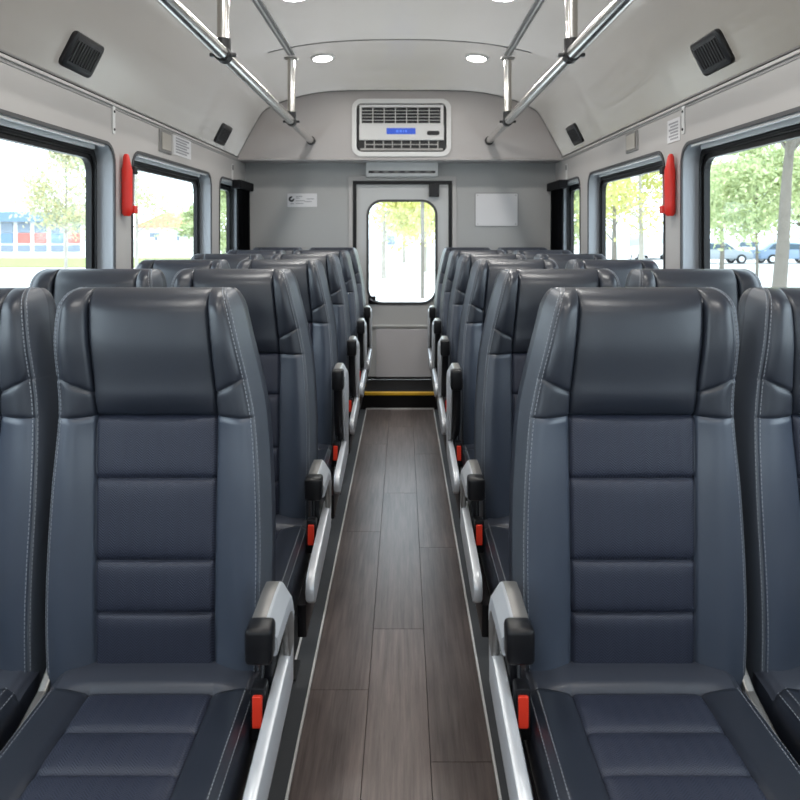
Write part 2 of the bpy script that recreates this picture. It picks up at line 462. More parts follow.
# ---- door
door = struct(empty('door_1', ((DX0 + DX1) / 2, YR, DZ0)))
dc = Vector(door.location)
def dl(bm):
    bmesh.ops.translate(bm, vec=-dc, verts=bm.verts[:]); return bm
def rect(x0, x1, z0, z1): return [(x1, z1), (x0, z1), (x0, z0), (x1, z0)]
GX = 0.027
bm = BM()
ring(bm, rect(DX0 + .001, DX1 - .001, DZ0 + .001, DZ1 - .001), rect(DX0 + GX, DX1 - GX, DZ0 + 0.02, DZ1 - GX), 'y', YR - 0.014, YR + 0.05)
build('door_frame', dl(bm), M['rubber'], door)
wx0, wx1 = P(368, 0, YR).x, P(436, 0, YR).x
wz0, wz1 = P(0, 303, YR).z, P(0, 201, YR).z
bm = BM()
slab(bm, rect(DX0 + GX + .002, DX1 - GX - .002, DZ0 + 0.022, DZ1 - GX - .002), [rrect(wx0, wx1, wz0, wz1, 0.115)], 'y', YR + 0.004, YR + 0.044)
build('door_leaf', dl(bm), M['door'], door)
bm = BM()
ring(bm, rrect(wx0 - 0.012, wx1 + 0.012, wz0 - 0.012, wz1 + 0.012, 0.125), rrect(wx0 + 0.008, wx1 - 0.008, wz0 + 0.008, wz1 - 0.008, 0.107), 'y', YR - 0.006, YR + 0.003)
wr = build('window_gasket', dl(bm), M['gasket'], door)
bm = BM(); prism(bm, rrect(wx0 + .003, wx1 - .003, wz0 + .003, wz1 - .003, 0.112), 'y', YR + 0.018, YR + 0.024); build('pane', dl(bm), M['glass'], door)
lx0, lx1, lz0, lz1 = P(376, 0, YR).x, P(431, 0, YR).x, P(0, 378, YR).z, P(0, 329, YR).z
bm = BM(); prism(bm, rrect(lx0, lx1, lz0, lz1, 0.02), 'y', YR - 0.006, YR + 0.003, 0.003); build('lower_panel', dl(bm), M['door_low'], door)
bm = BM(); box(bm, DX0 + GX + .01, DX1 - GX - .01, YR - 0.010, YR + 0.003, P(0, 327.5, YR).z, P(0, 325, YR).z, 0.003); build('kick_rail', dl(bm), M['trimmetal'], door)
bm = BM(); box(bm, P(429, 0, YR).x, P(439, 0, YR).x, YR - 0.045, YR + 0.003, P(0, 197, YR).z, P(0, 184, YR).z, 0.004); build('door_closer', dl(bm), M['plastic'], door)
hx, hz = P(372, 0, YR).x, P(0, 301, YR).z
bm = BM()
box(bm, hx - 0.03, hx + 0.03, YR - 0.010, YR + 0.003, hz - 0.025, hz + 0.04, 0.008)
tube(bm, [(hx - 0.01, YR - 0.01, hz + 0.012), (hx - 0.01, YR - 0.05, hz + 0.012), (hx + 0.02, YR - 0.055, hz - 0.004), (hx + 0.055, YR - 0.055, hz - 0.014)], 0.011, 10)
build('door_handle', dl(bm), M['plastic'], door, angle=40)

# ---- floor
FX = 0.243
bm = BM()
g = 0.0009
lanes = [(-FX, -0.076, [Y0, 0.6, 2.09, 3.19, 4.5, 5.37]), (-0.076, 0.090, [Y0, 0.9, 2.41, 3.66, 4.9, 5.37]), (0.090, FX, [Y0, 0.3, 1.806, 3.03, 4.3, 5.37])]
for x0, x1, js in lanes:
    for a, b in zip(js, js[1:]):
        box(bm, x0 + g, x1 - g, a + g, b - g, -0.02, 0.0)
struct(build('floor', bm, M['wood']))
bm = BM(); box(bm, -W + .001, W - .001, Y0, YR, -0.05, -0.021); struct(build('floor_base', bm, M['seam']))
for s in (-1, 1):
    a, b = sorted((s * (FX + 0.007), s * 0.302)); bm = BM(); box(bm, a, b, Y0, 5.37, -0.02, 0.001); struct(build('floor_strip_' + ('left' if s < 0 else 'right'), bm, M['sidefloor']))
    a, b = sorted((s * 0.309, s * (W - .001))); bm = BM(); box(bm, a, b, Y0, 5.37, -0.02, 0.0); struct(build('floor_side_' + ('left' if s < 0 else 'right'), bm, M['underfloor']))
    for x in (FX, 0.302):
        a, b = sorted((s * (x + 0.0002), s * (x + 0.0068))); bm = BM(); box(bm, a, b, Y0, 5.37, -0.02, 0.005, 0.001, 1); trim(bm, M['white'])
    a, b = sorted((s * (W - 0.02), s * (W - 0.0005))); bm = BM(); box(bm, a, b, Y0, 5.37, 0.001, 0.10, 0.003); struct(build('baseboard_' + ('left' if s < 0 else 'right'), bm, M['plastic']))
# rear step
YST = 5.38
bm = BM(); box(bm, -W + .002, W - .002, YST, YR - .001, -0.02, 0.118)
for k in range(9):
    y = YST + 0.05 + k * 0.05
    box(bm, -0.40, 0.40, y, y + 0.02, 0.118, 0.1195)
struct(build('floor_rear_step', bm, M['step']))
bm = BM(); box(bm, -0.262, 0.262, YST - 0.008, YST + 0.035, 0.104, 0.1235, 0.003); trim(bm, M['yellow'])
bm = BM(); box(bm, -0.25, 0.25, YST - 0.012, YST - 0.001, -0.001, 0.010, 0.002); trim(bm, M['trimmetal'])
for s in (-1, 1):
    bm = BM()
    a, b = sorted((s * 0.262, s * 0.30)); box(bm, a, b, 5.58, 5.70, 0.1196, 0.20, 0.006)
    o = build('step_marker', bm, M['yellow']); tag(o, 'small yellow marker block on the black rear step, %s side of the door' % ('left' if s < 0 else 'right'), 'marker', 'yellow step markers')

# ------------------------------------------------------------------ seats
YF = [(0.30, 1.445), (0.46, 1.44), (0.56, 1.438), (0.66, 1.443), (0.80, 1.458), (0.93, 1.478), (1.00, 1.482), (1.09, 1.478), (1.19, 1.490)]
DEP = [(0.30, 0.10), (0.60, 0.105), (0.93, 0.10), (1.19, 0.095)]
XA = [(0.30, 0.014), (0.50, 0.008), (0.66, 0.006), (0.80, 0.011), (0.93, 0.024), (1.01, 0.040), (1.09, 0.059), (1.19, 0.086)]
XW = [(0.30, 0.432), (0.50, 0.440), (0.66, 0.440), (0.80, 0.438), (0.95, 0.434), (1.03, 0.440), (1.10, 0.444), (1.19, 0.438)]
XL = [(0.30, 0.104), (0.66, 0.104), (0.93, 0.107), (1.00, 0.110), (1.19, 0.130)]
XR = [(0.30, 0.345), (0.66, 0.348), (0.93, 0.361), (1.00, 0.366), (1.10, 0.376), (1.19, 0.383)]
ZTOP, ZBOT = 1.192, 0.40
SEAMS = [0.937, 0.816, 0.660, 0.559]
def cosp(n): return [(1 - math.cos(math.pi * k / n)) / 2 for k in range(n + 1)]
def gro(d, w): return math.exp(-(d / w) ** 2)
def pil(t, p=4): return 1 - abs(2 * t - 1) ** p

XA_W = [(z, v * (0.5 if v > 0.01 else 1)) for z, v in XA]
XW_W = [(z, v - 0.022 * max(0, min(1, (z - 0.85) / 0.3))) for z, v in XW]
KIND = {'a': (XA, XW), 'w': (XA_W, XW_W)}
TAB = [XA, XW]
def back_disp(x, z):
    """how far the padding stands towards the sitter"""
    a, w_, l, r_ = sinterp(TAB[0], z), sinterp(TAB[1], z), sinterp(XL, z), sinterp(XR, z)
    if TAB[0] is XA_W: l -= (sinterp(XA, z) - a) * 0.9; r_ -= (sinterp(XW, z) - w_) * 0.9 + (sinterp(XA, z) - a) * 0.25
    d = 0.0
    low = 1 - max(0, min(1, (z - 0.90) / 0.10))      # 1 below the headrest
    if l <= x <= r_:
        t = (x - l) / (r_ - l)
        if z < SEAMS[0]:
            edges = [SEAMS[0]] + SEAMS[1:] + [0.44]
            for hi, lo in zip(edges, edges[1:]):
                if lo <= z <= hi:
                    s = (z - lo) / (hi - lo)
                    d += 0.007 * pil(s, 6) * (0.5 + 0.5 * pil(t, 6))
            for sz in SEAMS[1:]:
                d -= 0.005 * gro(z - sz, 0.0024)
        else:
            s = min(1, (z - SEAMS[0]) / 0.26)
            d += 0.028 * (1 - (1 - min(1, s / 0.22)) ** 2.4) * (0.45 + 0.55 * pil(t, 3.2)) * (1 - 0.25 * s)
        d += 0.0
    else:
        t = (l - x) / (l - a - 0.013) if x < l else (x - r_) / (w_ - 0.013 - r_)
        t = max(0, min(1, t))
        lo_b = 0.030 * math.sin(min(1, t * 1.1) * math.pi / 2) - 0.006 * t ** 4
        hi_b = 0.014 + 0.016 * math.sin(min(1, t * 1.1) * math.pi / 2) - 0.006 * t ** 4
        low = low * low * (3 - 2 * low)
        d += lerp(hi_b, lo_b, low)
        ed = 1 - t ** 5
        # slanted seam and the small wedge panel under the headrest wings
        sl = lerp(0.985, 1.013, t)
        d -= 0.0055 * gro(z - sl, 0.0024) * (0.45 + 0.55 * ed)
        if SEAMS[0] < z < sl:
            d += 0.003 * pil((z - SEAMS[0]) / (sl - SEAMS[0]), 4) * ed
        if z > sl:
            d += 0.005 * (1 - math.exp(-(z - sl) / 0.010)) * ed
    for sx in (l, r_):
        d -= 0.008 * gro(x - sx, 0.0026)
    d -= 0.008 * gro(z - SEAMS[0], 0.0028) * (1 if l <= x <= r_ else 0.2 + 0.35 * ed)
    return d

def make_backrest(sx, kd='a'):
    """rings up the backrest, split into named panels; sx = 1 or -1 mirrors left and right"""
    TAB[:] = KIND[kd]
    zs = []
    marks = [ZBOT, 0.46, 0.559, 0.660, 0.816, 0.937, 0.985, 1.013]
    for a, b in zip(marks, marks[1:]):
        n = 14 if b - a > 0.08 else 12
        zs += [(lerp(a, b, t), 0.0) for t in cosp(n)[:-1]]
    ZR = ZTOP - 0.046
    zs += [(lerp(1.013, ZR, k / 12), 0.0) for k in range(12)]
    zs += [(ZR + 0.046 * math.sin(R(th)), R(th)) for th in (0, 10, 20, 30, 40, 50, 60, 68, 75, 81, 86, 89)]
    NA, NCN = 16, 24
    rc, rb = 0.013, 0.026
    FA, FW = 0.014, 0.004
    rings, tags = [], None
    for z, th in zs:
        a, w_ = sinterp(TAB[0], z), sinterp(TAB[1], z)
        l, r_ = sinterp(XL, z), sinterp(XR, z)
        if TAB[0] is XA_W: l -= (sinterp(XA, z) - a) * 0.9; r_ -= (sinterp(XW, z) - w_) * 0.9 + (sinterp(XA, z) - a) * 0.25
        yf = sinterp(YF, z); dp = interp(DEP, z); yb = yf + dp
        k = 1 - math.cos(th)
        ins = 0.016 * k
        a += ins; w_ -= ins * 1.3
        mid = (yf + yb) / 2 - 0.004
        sq = math.cos(th)
        pts = []; tg = []
        def Y(y): return mid + (y - mid) * sq
        # front: aisle bolster, centre, window bolster
        x0, x1 = a + rc, w_ - rc
        xs = [lerp(x0, l, t) for t in cosp(NA)] + [lerp(l, r_, t) for t in cosp(NCN)[1:]] + [lerp(r_, x1, t) for t in cosp(NA)[1:]]
        for i, x in enumerate(xs):
            pts.append((x, Y(yf - back_disp(x, z)))); tg.append(i)
        dw = back_disp(x1, z)
        for j in range(1, 9):      # window side front corner
            t = R(90 * j / 8); yc = yf - dw + rc
            gr = 0.0030 * gro((j - 4) * 0.5, 0.35)
            pts.append((x1 + (rc - gr) * math.sin(t), Y(yc - (rc - gr) * math.cos(t)))); tg.append('cw')
        ys0, ys1 = yf - dw + rc, yb - rb
        for j in range(1, 5): pts.append((w_ + FW * j / 4, Y(lerp(ys0, ys1, j / 4)))); tg.append('sw')
        for j in range(1, 5):
            t = R(90 * j / 4); pts.append((w_ + FW - rb + rb * math.cos(t), Y(ys1 + rb * math.sin(t)))); tg.append('b')
        for j in range(1, 9): pts.append((lerp(w_ + FW - rb, a - FA + rb, j / 8), Y(yb))); tg.append('b')
        for j in range(1, 5):
            t = R(90 * j / 4); pts.append((a - FA + rb - rb * math.sin(t), Y(ys1 + rb * math.cos(t)))); tg.append('b')
        da = back_disp(x0, z); ya0 = yf - da + rc
        for j in range(1, 5): pts.append((a - FA * (1 - j / 4), Y(lerp(ys1, ya0, j / 4)))); tg.append('sa')
        for j in range(1, 8):
            t = R(90 * (8 - j) / 8)
            gr = 0.0030 * gro((j - 4) * 0.5, 0.35)
            pts.append((x0 - (rc - gr) * math.sin(t), Y(ya0 - (rc - gr) * math.cos(t)))); tg.append('ca')
        rings.append([(sx * x, y, z) for x, y in pts]); tags = tg
    n = len(tags)
    faces = {'padding': [], 'headrest': [], 'insert': [], 'back_shell': [], 'side_panel': [], 'bolster_a': [], 'bolster_w': []}
    ca = [k for k, t in enumerate(tags) if t == 'ca']; cw = [k for k, t in enumerate(tags) if t == 'cw']
    sideset = set(range(cw[3], cw[-1] + 4)) | set(range(ca[0] - 4, ca[3]))
    zl = [z for z, _ in zs]
    for i in range(len(rings) - 1):
        zm = (zl[i] + zl[i + 1]) / 2
        for k in range(n):
            k2 = (k + 1) % n
            t, t2 = tags[k], tags[k2]
            reg = 'padding'
            if isinstance(t, int) and isinstance(t2, int) and NA <= t and t2 <= NA + NCN:
                reg = 'headrest' if zm > SEAMS[0] else 'insert'
            elif t2 == 'b' and zm < 1.10: reg = 'back_shell'
            elif k in sideset: reg = 'side_panel'
            elif zm < SEAMS[0] and t2 != 'b' and t != 'b' and not isinstance(t, str) and isinstance(t2, int) or (zm < SEAMS[0] and (t in ('ca', 'cw') or t2 in ('ca', 'cw'))):
                reg = 'bolster_a' if (t == 'ca' or (isinstance(t, int) and t < NA)) else 'bolster_w'
            f = (i * n + k, i * n + k2, (i + 1) * n + k2, (i + 1) * n + k)
            faces[reg].append(f if sx > 0 else f[::-1])
    last = (len(rings) - 1) * n
    faces['padding'].append(tuple(range(last, last + n)) if sx > 0 else tuple(range(last, last + n))[::-1])
    faces['back_shell'].append(tuple(range(n))[::-1] if sx > 0 else tuple(range(n)))
    allv = [p for r in rings for p in r]
    out = {}
    for reg, fl in faces.items():
        used = sorted({v for f in fl for v in f}); ix = {v: i for i, v in enumerate(used)}
        me = bpy.data.meshes.new(reg)
        me.from_pydata([allv[v] for v in used], [], [tuple(ix[v] for v in f) for f in fl])
        me.polygons.foreach_set('use_smooth', [True] * len(me.polygons))
        me.update()
        out[reg] = me
    # stitching along both front corners (two rows each) and over the top
    bm = BM()
    ia = [k for k, t in enumerate(tags) if t == 'ca']; iw = [k for k, t in enumerate(tags) if t == 'cw']
    bm.free()
    for nm, ks in (('stitch_a', (ia[1], ia[5])), ('stitch_w', (iw[1], iw[5]))):
        bm = BM()
        for k in ks: stitch_row(bm, [Vector(r[k]) for r in rings if r[k][2] > 0.45])
        out[nm] = bm_mesh(bm, 'stitching')
    return out

def bm_mesh(bm, name):
    bmesh.ops.recalc_face_normals(bm, faces=bm.faces[:])
    me = bpy.data.meshes.new(name); bm.to_mesh(me); bm.free(); return me

def stitch_row(bm, line, step=0.0085, ln=0.0055, r=0.0008):
    pos = 0.0; nxt = 0.004
    for a, b in zip(line, line[1:]):
        L = (b - a).length
        if L < 1e-6: continue
        d = (b - a) / L
        while nxt < pos + L:
            p = a + d * (nxt - pos)
            q = p + d * ln
            u = d.cross(Vector((0.3, -0.8, 0.5))).normalized() * r; v = d.cross(u).normalized() * r
            A = [bm.verts.new(p + c) for c in (u, v, -u, -v)]; B = [bm.verts.new(q + c) for c in (u, v, -u, -v)]
            for i in range(4): bm.faces.new((A[i], A[(i + 1) % 4], B[(i + 1) % 4], B[i]))
            bm.faces.new(A[::-1]); bm.faces.new(B)
            nxt += step
        pos += L

# cushion: rings running from the rear (y=1.50) to the front (y=0.97)
CY = [1.366, 1.259, 1.161, 1.065]
CXL, CXR, CW = 0.087, 0.326, 0.412
def cush_disp(x, y):
    d = 0.0
    if y > CY[0]:
        d += 0.004 + 0.008 * math.sin(math.pi * min(1, max(0, (y - CY[0]) / 0.134)) ** 0.8) + 0.004 * pil((x) / CW, 2)
    else:
        if CXL <= x <= CXR:
            t = (x - CXL) / (CXR - CXL)
            ed = CY + [0.96]
            for hi, lo in zip(ed, ed[1:]):
                if lo <= y <= hi:
                    d += 0.006 * pil((y - lo) / (hi - lo), 4) * (0.5 + 0.5 * pil(t, 4))
            for sy in CY[1:]: d -= 0.004 * gro(y - sy, 0.0024)
        else:
            t = (CXL - x) / CXL if x < CXL else (x - CXR) / (CW - CXR)
            t = max(0, min(1, t))
            d += 0.012 * math.sin(min(1, t * 1.3) * math.pi / 2)
        for s in (CXL, CXR): d -= 0.006 * gro(x - s, 0.0024)
    d -= 0.006 * gro(y - CY[0], 0.0028)
    return d

def make_cushion(sx):
    ys = []
    marks = [1.50, 1.366, 1.259, 1.161, 1.065, 1.02]
    for a, b in zip(marks, marks[1:]):
        ys += [(lerp(a, b, t), 0.0) for t in cosp(8)[:-1]]
    YE, RR = 1.02, 0.055
    ys += [(YE - RR * math.sin(R(th)), R(th)) for th in (0, 12, 24, 36, 48, 58, 67, 75, 82, 87)]
    NA, NCN, rc, rb = 9, 16, 0.022, 0.012
    zt, zb = 0.448, 0.325
    rings = []; tags = None
    for y, th in ys:
        k = max(0, (y - 1.42) / 0.08)
        a = 0.004 + 0.045 * (1 - math.sqrt(max(0, 1 - k * k))) if k > 0 else 0.004
        w_ = CW - 0.055 * (1 - math.sqrt(max(0, 1 - k * k))) if k > 0 else CW
        a += 0.012 * (1 - math.cos(th)); w_ -= 0.012 * (1 - math.cos(th))
        mid = (zt + zb) / 2; sq = math.cos(th)
        def Z(z): return mid + (z - mid) * (0.25 + 0.75 * sq) if th > 0 else z
        pts = []; tg = []
        x0, x1 = a + rc, w_ - rc
        xs = [lerp(x0, CXL, t) for t in cosp(NA)] + [lerp(CXL, CXR, t) for t in cosp(NCN)[1:]] + [lerp(CXR, x1, t) for t in cosp(NA)[1:]]
        for i, x in enumerate(xs): pts.append((x, Z(zt + cush_disp(x, y)))); tg.append(i)
        dw = cush_disp(x1, y)
        for j in range(1, 9):
            t = R(90 * j / 8); gr = 0.002 * gro((j - 3) * 0.5, 0.5)
            pts.append((x1 + (rc - gr) * math.sin(t), Z(zt + dw - rc + (rc - gr) * math.cos(t)))); tg.append('cw')
        for j in range(1, 5): pts.append((w_ + 0.006 * math.sin(math.pi * j / 5), Z(lerp(zt + dw - rc, zb + rb, j / 4)))); tg.append('s')
        for j in range(1, 4):
            t = R(90 * j / 3); pts.append((w_ - rb + rb * math.cos(t), Z(zb + rb - rb * math.sin(t)))); tg.append('b')
        for j in range(1, 7): pts.append((lerp(w_ - rb, a + rb, j / 6), Z(zb))); tg.append('b')
        for j in range(1, 4):
            t = R(90 * j / 3); pts.append((a + rb - rb * math.sin(t), Z(zb + rb - rb * math.cos(t)))); tg.append('b')
        da = cush_disp(x0, y)
        for j in range(1, 5): pts.append((a - 0.006 * math.sin(math.pi * j / 5), Z(lerp(zb + rb, zt + da - rc, j / 4)))); tg.append('s')
        for j in range(1, 8):
            t = R(90 * (8 - j) / 8); gr = 0.002 * gro((j - 5) * 0.5, 0.5)
            pts.append((x0 - (rc - gr) * math.sin(t), Z(zt + da - rc + (rc - gr) * math.cos(t)))); tg.append('ca')
        rings.append([(sx * x, y, z) for x, z in pts]); tags = tg
    n = len(tags)
    faces = {'padding': [], 'insert': [], 'rear_roll': []}
    yl = [y for y, _ in ys]
    for i in range(len(rings) - 1):
        ym = (yl[i] + yl[i + 1]) / 2
        for k in range(n):
            k2 = (k + 1) % n; t, t2 = tags[k], tags[k2]
            reg = 'padding'
            if isinstance(t, int) and isinstance(t2, int) and NA <= t and t2 <= NA + NCN and ym < CY[0]: reg = 'insert'
            elif ym > CY[0] and t != 'b' and t2 != 'b' and not (t == 's' and t2 == 's'): reg = 'rear_roll'
            f = (i * n + k, i * n + k2, (i + 1) * n + k2, (i + 1) * n + k)
            faces[reg].append(f if sx < 0 else f[::-1])
    last = (len(rings) - 1) * n
    faces['padding'].append(tuple(range(last, last + n))[::-1] if sx > 0 else tuple(range(last, last + n)))
    faces['padding'].append(tuple(range(n)) if sx > 0 else tuple(range(n))[::-1])
    allv = [p for r in rings for p in r]
    out = {}
    for reg, fl in faces.items():
        used = sorted({v for f in fl for v in f}); ix = {v: i for i, v in enumerate(used)}
        me = bpy.data.meshes.new('cushion_' + reg)
        me.from_pydata([allv[v] for v in used], [], [tuple(ix[v] for v in f) for f in fl])
        me.polygons.foreach_set('use_smooth', [True] * len(me.polygons)); me.update()
        out[reg] = me
    bm = BM()
    ia = [k for k, t in enumerate(tags) if t == 'ca']; iw = [k for k, t in enumerate(tags) if t == 'cw']
    bm.free()
    for nm, ks in (('stitch_a', (ia[2], ia[6])), ('stitch_w', (iw[0], iw[4]))):
        bm = BM()
        for k in ks: stitch_row(bm, [Vector(r[k]) for r in rings if r[k][1] < 1.37])
        out[nm] = bm_mesh(bm, 'stitching')
    return out

def mx(bm, sx):
    if sx < 0:
        bmesh.ops.scale(bm, vec=(-1, 1, 1), verts=bm.verts[:])
    return bm

def make_seat(sx, aisle, bk, cu, lift=0.0):
    """facing the camera, local origin on the floor under the aisle-side edge of row one"""
    root = empty('passenger_seat')
    b = link('backrest', bk['padding'], M['leather'], root)
    link('headrest_panel', bk['headrest'], M['leather'], b)
    link('back_insert', bk['insert'], M['perf'], b)
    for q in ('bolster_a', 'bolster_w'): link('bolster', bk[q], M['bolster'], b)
    link('side_panel', bk['side_panel'], M['leather_side_lit'], b)
    link('back_shell', bk['back_shell'], M['shell'], b)
    for q in ('stitch_a', 'stitch_w'): link('stitching', bk[q], M['stitch'], b)
    c = link('seat_cushion', cu['padding'], M['leather'], root)
    link('rear_roll', cu['rear_roll'], M['roll'], c)
    link('cushion_insert', cu['insert'], M['perf'], c)
    for q in ('stitch_a', 'stitch_w'): link('stitching', cu[q], M['stitch'], c)
    # pan and legs
    bm = BM(); box(bm, 0.02, 0.40, 1.02, 1.52, 0.285, 0.3245, 0.008); box(bm, 0.03, 0.39, 1.46, 1.53, 0.31, 0.43, 0.006)
    build('seat_pan', mx(bm, sx), M['steel_dark'], root)
    for x in (0.07, 0.35):
        for y0, y1 in ((1.12, 1.16), (1.40, 1.44)):
            bm = BM()
            box(bm, x - 0.016, x + 0.016, y0, y1, 0.010, 0.288, 0.004)
            box(bm, x - 0.03, x + 0.03, y0 - 0.03, y1 + 0.03, 0.0045, 0.012, 0.003)
            build('leg', mx(bm, sx), M['steel_dark'], root)
    # grey reclining bracket on the window side
    bm = BM()
    prism(bm, [(1.46, 0.36), (1.30, 0.36), (1.28, 0.395), (1.33, 0.41), (1.40, 0.43), (1.45, 0.465), (1.475, 0.45)], 'x', 0.428, 0.446, 0.004)
    build('recliner_bracket', mx(bm, sx), M['silver_dark'], root)
    if not aisle:
        return root
    # aisle side: aluminium side frame, armrest with black end, black cover, buckle
    fr = []
    bm = BM()
    blade = [(1.445, 0.405)]
    prism(bm, [(1.45, 0.42), (1.45, 0.500), (1.36, 0.492), (1.10, 0.470), (1.060, 0.464), (1.038, 0.450), (1.030, 0.428), (1.036, 0.406), (1.060, 0.390), (1.10, 0.392), (1.36, 0.410)], 'x', -0.058, -0.034, 0.006)
    side = build('side_rail', mx(bm, sx), M['silver'], root, angle=35)
    bm = BM()
    prism(bm, [(1.405, 0.49), (1.385, 0.56), (1.365, 0.578), (1.44, 0.578), (1.460, 0.55), (1.460, 0.46), (1.43, 0.45)], 'x', -0.0575, -0.044, 0.004)
    if lift: 
        bm.free(); bm = BM()
        prism(bm, [(1.300, 0.585), (1.275, 0.68), (1.290, 0.578 + lift), (1.44, 0.578 + lift), (1.460, 0.55 + lift), (1.460, 0.46), (1.43, 0.45), (1.36, 0.48)], 'x', -0.0575, -0.044, 0.004)
    build('rear_strut', mx(bm, sx), M['silver' if lift else 'silver_dark'], root, angle=35)
    # armrest body: section with a flat top and a bright sloping outer face, bent down at the rear
    sec = [(-0.0125, 0.0), (-0.036, 0.0), (-0.040, -0.003), (-0.057, -0.030), (-0.058, -0.036), (-0.058, -0.056), (-0.054, -0.060), (-0.012, -0.054), (-0.009, -0.05), (-0.009, -0.004)]
    path = [(1.262, 0.637, 1.0), (1.30, 0.638, 1.0), (1.36, 0.639, 1.02), (1.405, 0.636, 1.02), (1.432, 0.624, 1.0), (1.448, 0.604, 0.95), (1.456, 0.576, 0.72)]
    bm = BM(); rg = []
    for y, z, s in path:
        rg.append([bm.verts.new((x, y, z + dz * s + lift)) for x, dz in sec])
    for A, B in zip(rg, rg[1:]):
        for k in range(len(sec)):
            bm.faces.new((A[k], A[(k + 1) % len(sec)], B[(k + 1) % len(sec)], B[k]))
    bm.faces.new(rg[0]); bm.faces.new(rg[-1])
    arm = build('armrest', mx(bm, sx), M['silver'], root, angle=18)
    bm = BM(); 
    prism(bm, [(u, v + lift) for u, v in ((1.255, 0.6383), (1.30, 0.6393), (1.36, 0.6403), (1.405, 0.6373), (1.43, 0.626), (1.43, 0.61), (1.255, 0.61))], 'x', -0.036, -0.0095, 0.002)
    build('arm_top_strip', mx(bm, sx), M['silver_dark'], arm, angle=30)
    bm = BM(); box(bm, -0.0535, -0.0055, 1.226, 1.275, (0.579 if not lift else 0.565) + lift, 0.6405 + lift, 0.009, 3)
    build('end_cap', mx(bm, sx), M['plastic'], arm, angle=40)
    bm = BM()
    prism(bm, [(1.345, 0.568), (1.43, 0.575), (1.45, 0.50), (1.45, 0.30), (1.07, 0.30), (1.06, 0.385), (1.345, 0.395)], 'x', -0.0335, -0.010, 0.004)
    if lift: prism(bm, [(1.262, 0.568 + lift), (1.43, 0.575 + lift), (1.45, 0.50), (1.345, 0.50), (1.285, 0.58)], 'x', -0.0435, -0.010, 0.004)
    build('side_cover', mx(bm, sx), M['plastic'], root, angle=35)
    bm = BM(); prism(bm, rrect(-0.0300, -0.0020, 0.410, 0.502, 0.006, 3), 'y', 1.292, 1.325, 0.003)
    tube(bm, [(-0.018, 1.318, 0.48), (-0.018, 1.33, 0.51), (-0.015, 1.36, 0.56)], 0.003, 8)
    bk_ = build('belt_buckle', mx(bm, sx), M['plastic'], root, angle=35)
    bm = BM(); prism(bm, rrect(-0.0250, -0.0070, 0.435, 0.491, 0.003, 3), 'y', 1.286, 1.294, 0.0015)
    build('release_button', mx(bm, sx), M['red_button'], bk_)
    return root

PITCH = 0.75
ROWS = ['nearest row', 'second row from camera', 'third row from camera', 'fourth row from camera', 'fifth row from camera', 'rearmost row']
for sx in (-1, 1):
    bk, cu = make_backrest(sx), make_cushion(sx)
    pa, pw = make_seat(sx, True, bk, cu), make_seat(sx, False, make_backrest(sx, 'w'), cu)
    ph = make_seat(sx, True, bk, cu, 0.150)
    side = 'left' if sx < 0 else 'right'
    for i in range(6):
        sa = (0.96 if sx < 0 else 1.0, 0.975, 0.92, 0.92, 0.92, 0.92)[i]
        sw = (1.0, 0.97, 0.92, 0.92, 0.92, 0.92)[i]
        for proto, xo, nm, sc in ((pa, 0.25, 'aisle', sa), (pw, 0.25 + 0.446 * sa + 0.016, 'window', sw)):
            if nm == 'aisle' and i >= 2: proto = ph
            o = proto if i == 0 or (nm == 'aisle' and i == 2) else copy_tree(proto)
            o.location = (sx * xo, i * PITCH, 0); o.scale = (sc, 1, 1)
            if nm == 'aisle': lb = 'navy leather aisle seat with %s armrest, %s of the aisle, %s' % ('silver' if i < 2 else 'tall black', side, ROWS[i])
            else: lb = 'navy leather window seat against the %s wall, %s' % (side, ROWS[i])
            tag(o, lb, 'seat', 'passenger seats in six rows')

# ------------------------------------------------------------------ handrails under the ceiling
RX, RZ = 0.680, H + 0.690
for s, side in ((-1, 'left'), (1, 'right')):
    root = empty('handrail', (s * RX, 0, 0))
    bm = BM(); tube(bm, [(0, Y0 + 0.01, RZ), (0, YB - 0.004, RZ)], 0.026, 20); build('rail', bm, M['chrome'], root, angle=40)
    for y in (0.9, 2.86, 4.60):
        zc = ceil_z(RX, y) - 0.018
        bm = BM(); tube(bm, [(0, y, RZ + 0.018), (0, y, zc)], 0.024, 18); build('stanchion', bm, M['chrome'], root, angle=40)
        bm = BM(); tube(bm, [(0, y, zc - 0.012), (0, y, zc - 0.004)], 0.044, 20); build('flange', bm, M['silver_dark'], root, angle=40)
        bm = BM()
        tube(bm, [(0, y - 0.026, RZ), (0, y + 0.026, RZ)], 0.032, 20)
        tube(bm, [(0, y, RZ + 0.015), (0, y, RZ + 0.060)], 0.030, 18)
        box(bm, -0.052, 0.052, y - 0.012, y + 0.012, RZ - 0.010, RZ + 0.004, 0.003)
        tube(bm, [(s * 0.02, y - 0.03, RZ + 0.03), (s * 0.02, y + 0.02, RZ + 0.03)], 0.007, 10)
        build('clamp', bm, M['steel_dark'], root, angle=40)
    bm = BM(); tube(bm, [(0, YB - 0.028, RZ), (0, YB - 0.003, RZ)], 0.034, 20); build('end_collar', bm, M['steel_dark'], root, angle=40)
    tag(root, 'polished steel ceiling handrail above the seats %s of the aisle' % side, 'handrail', 'ceiling handrails')

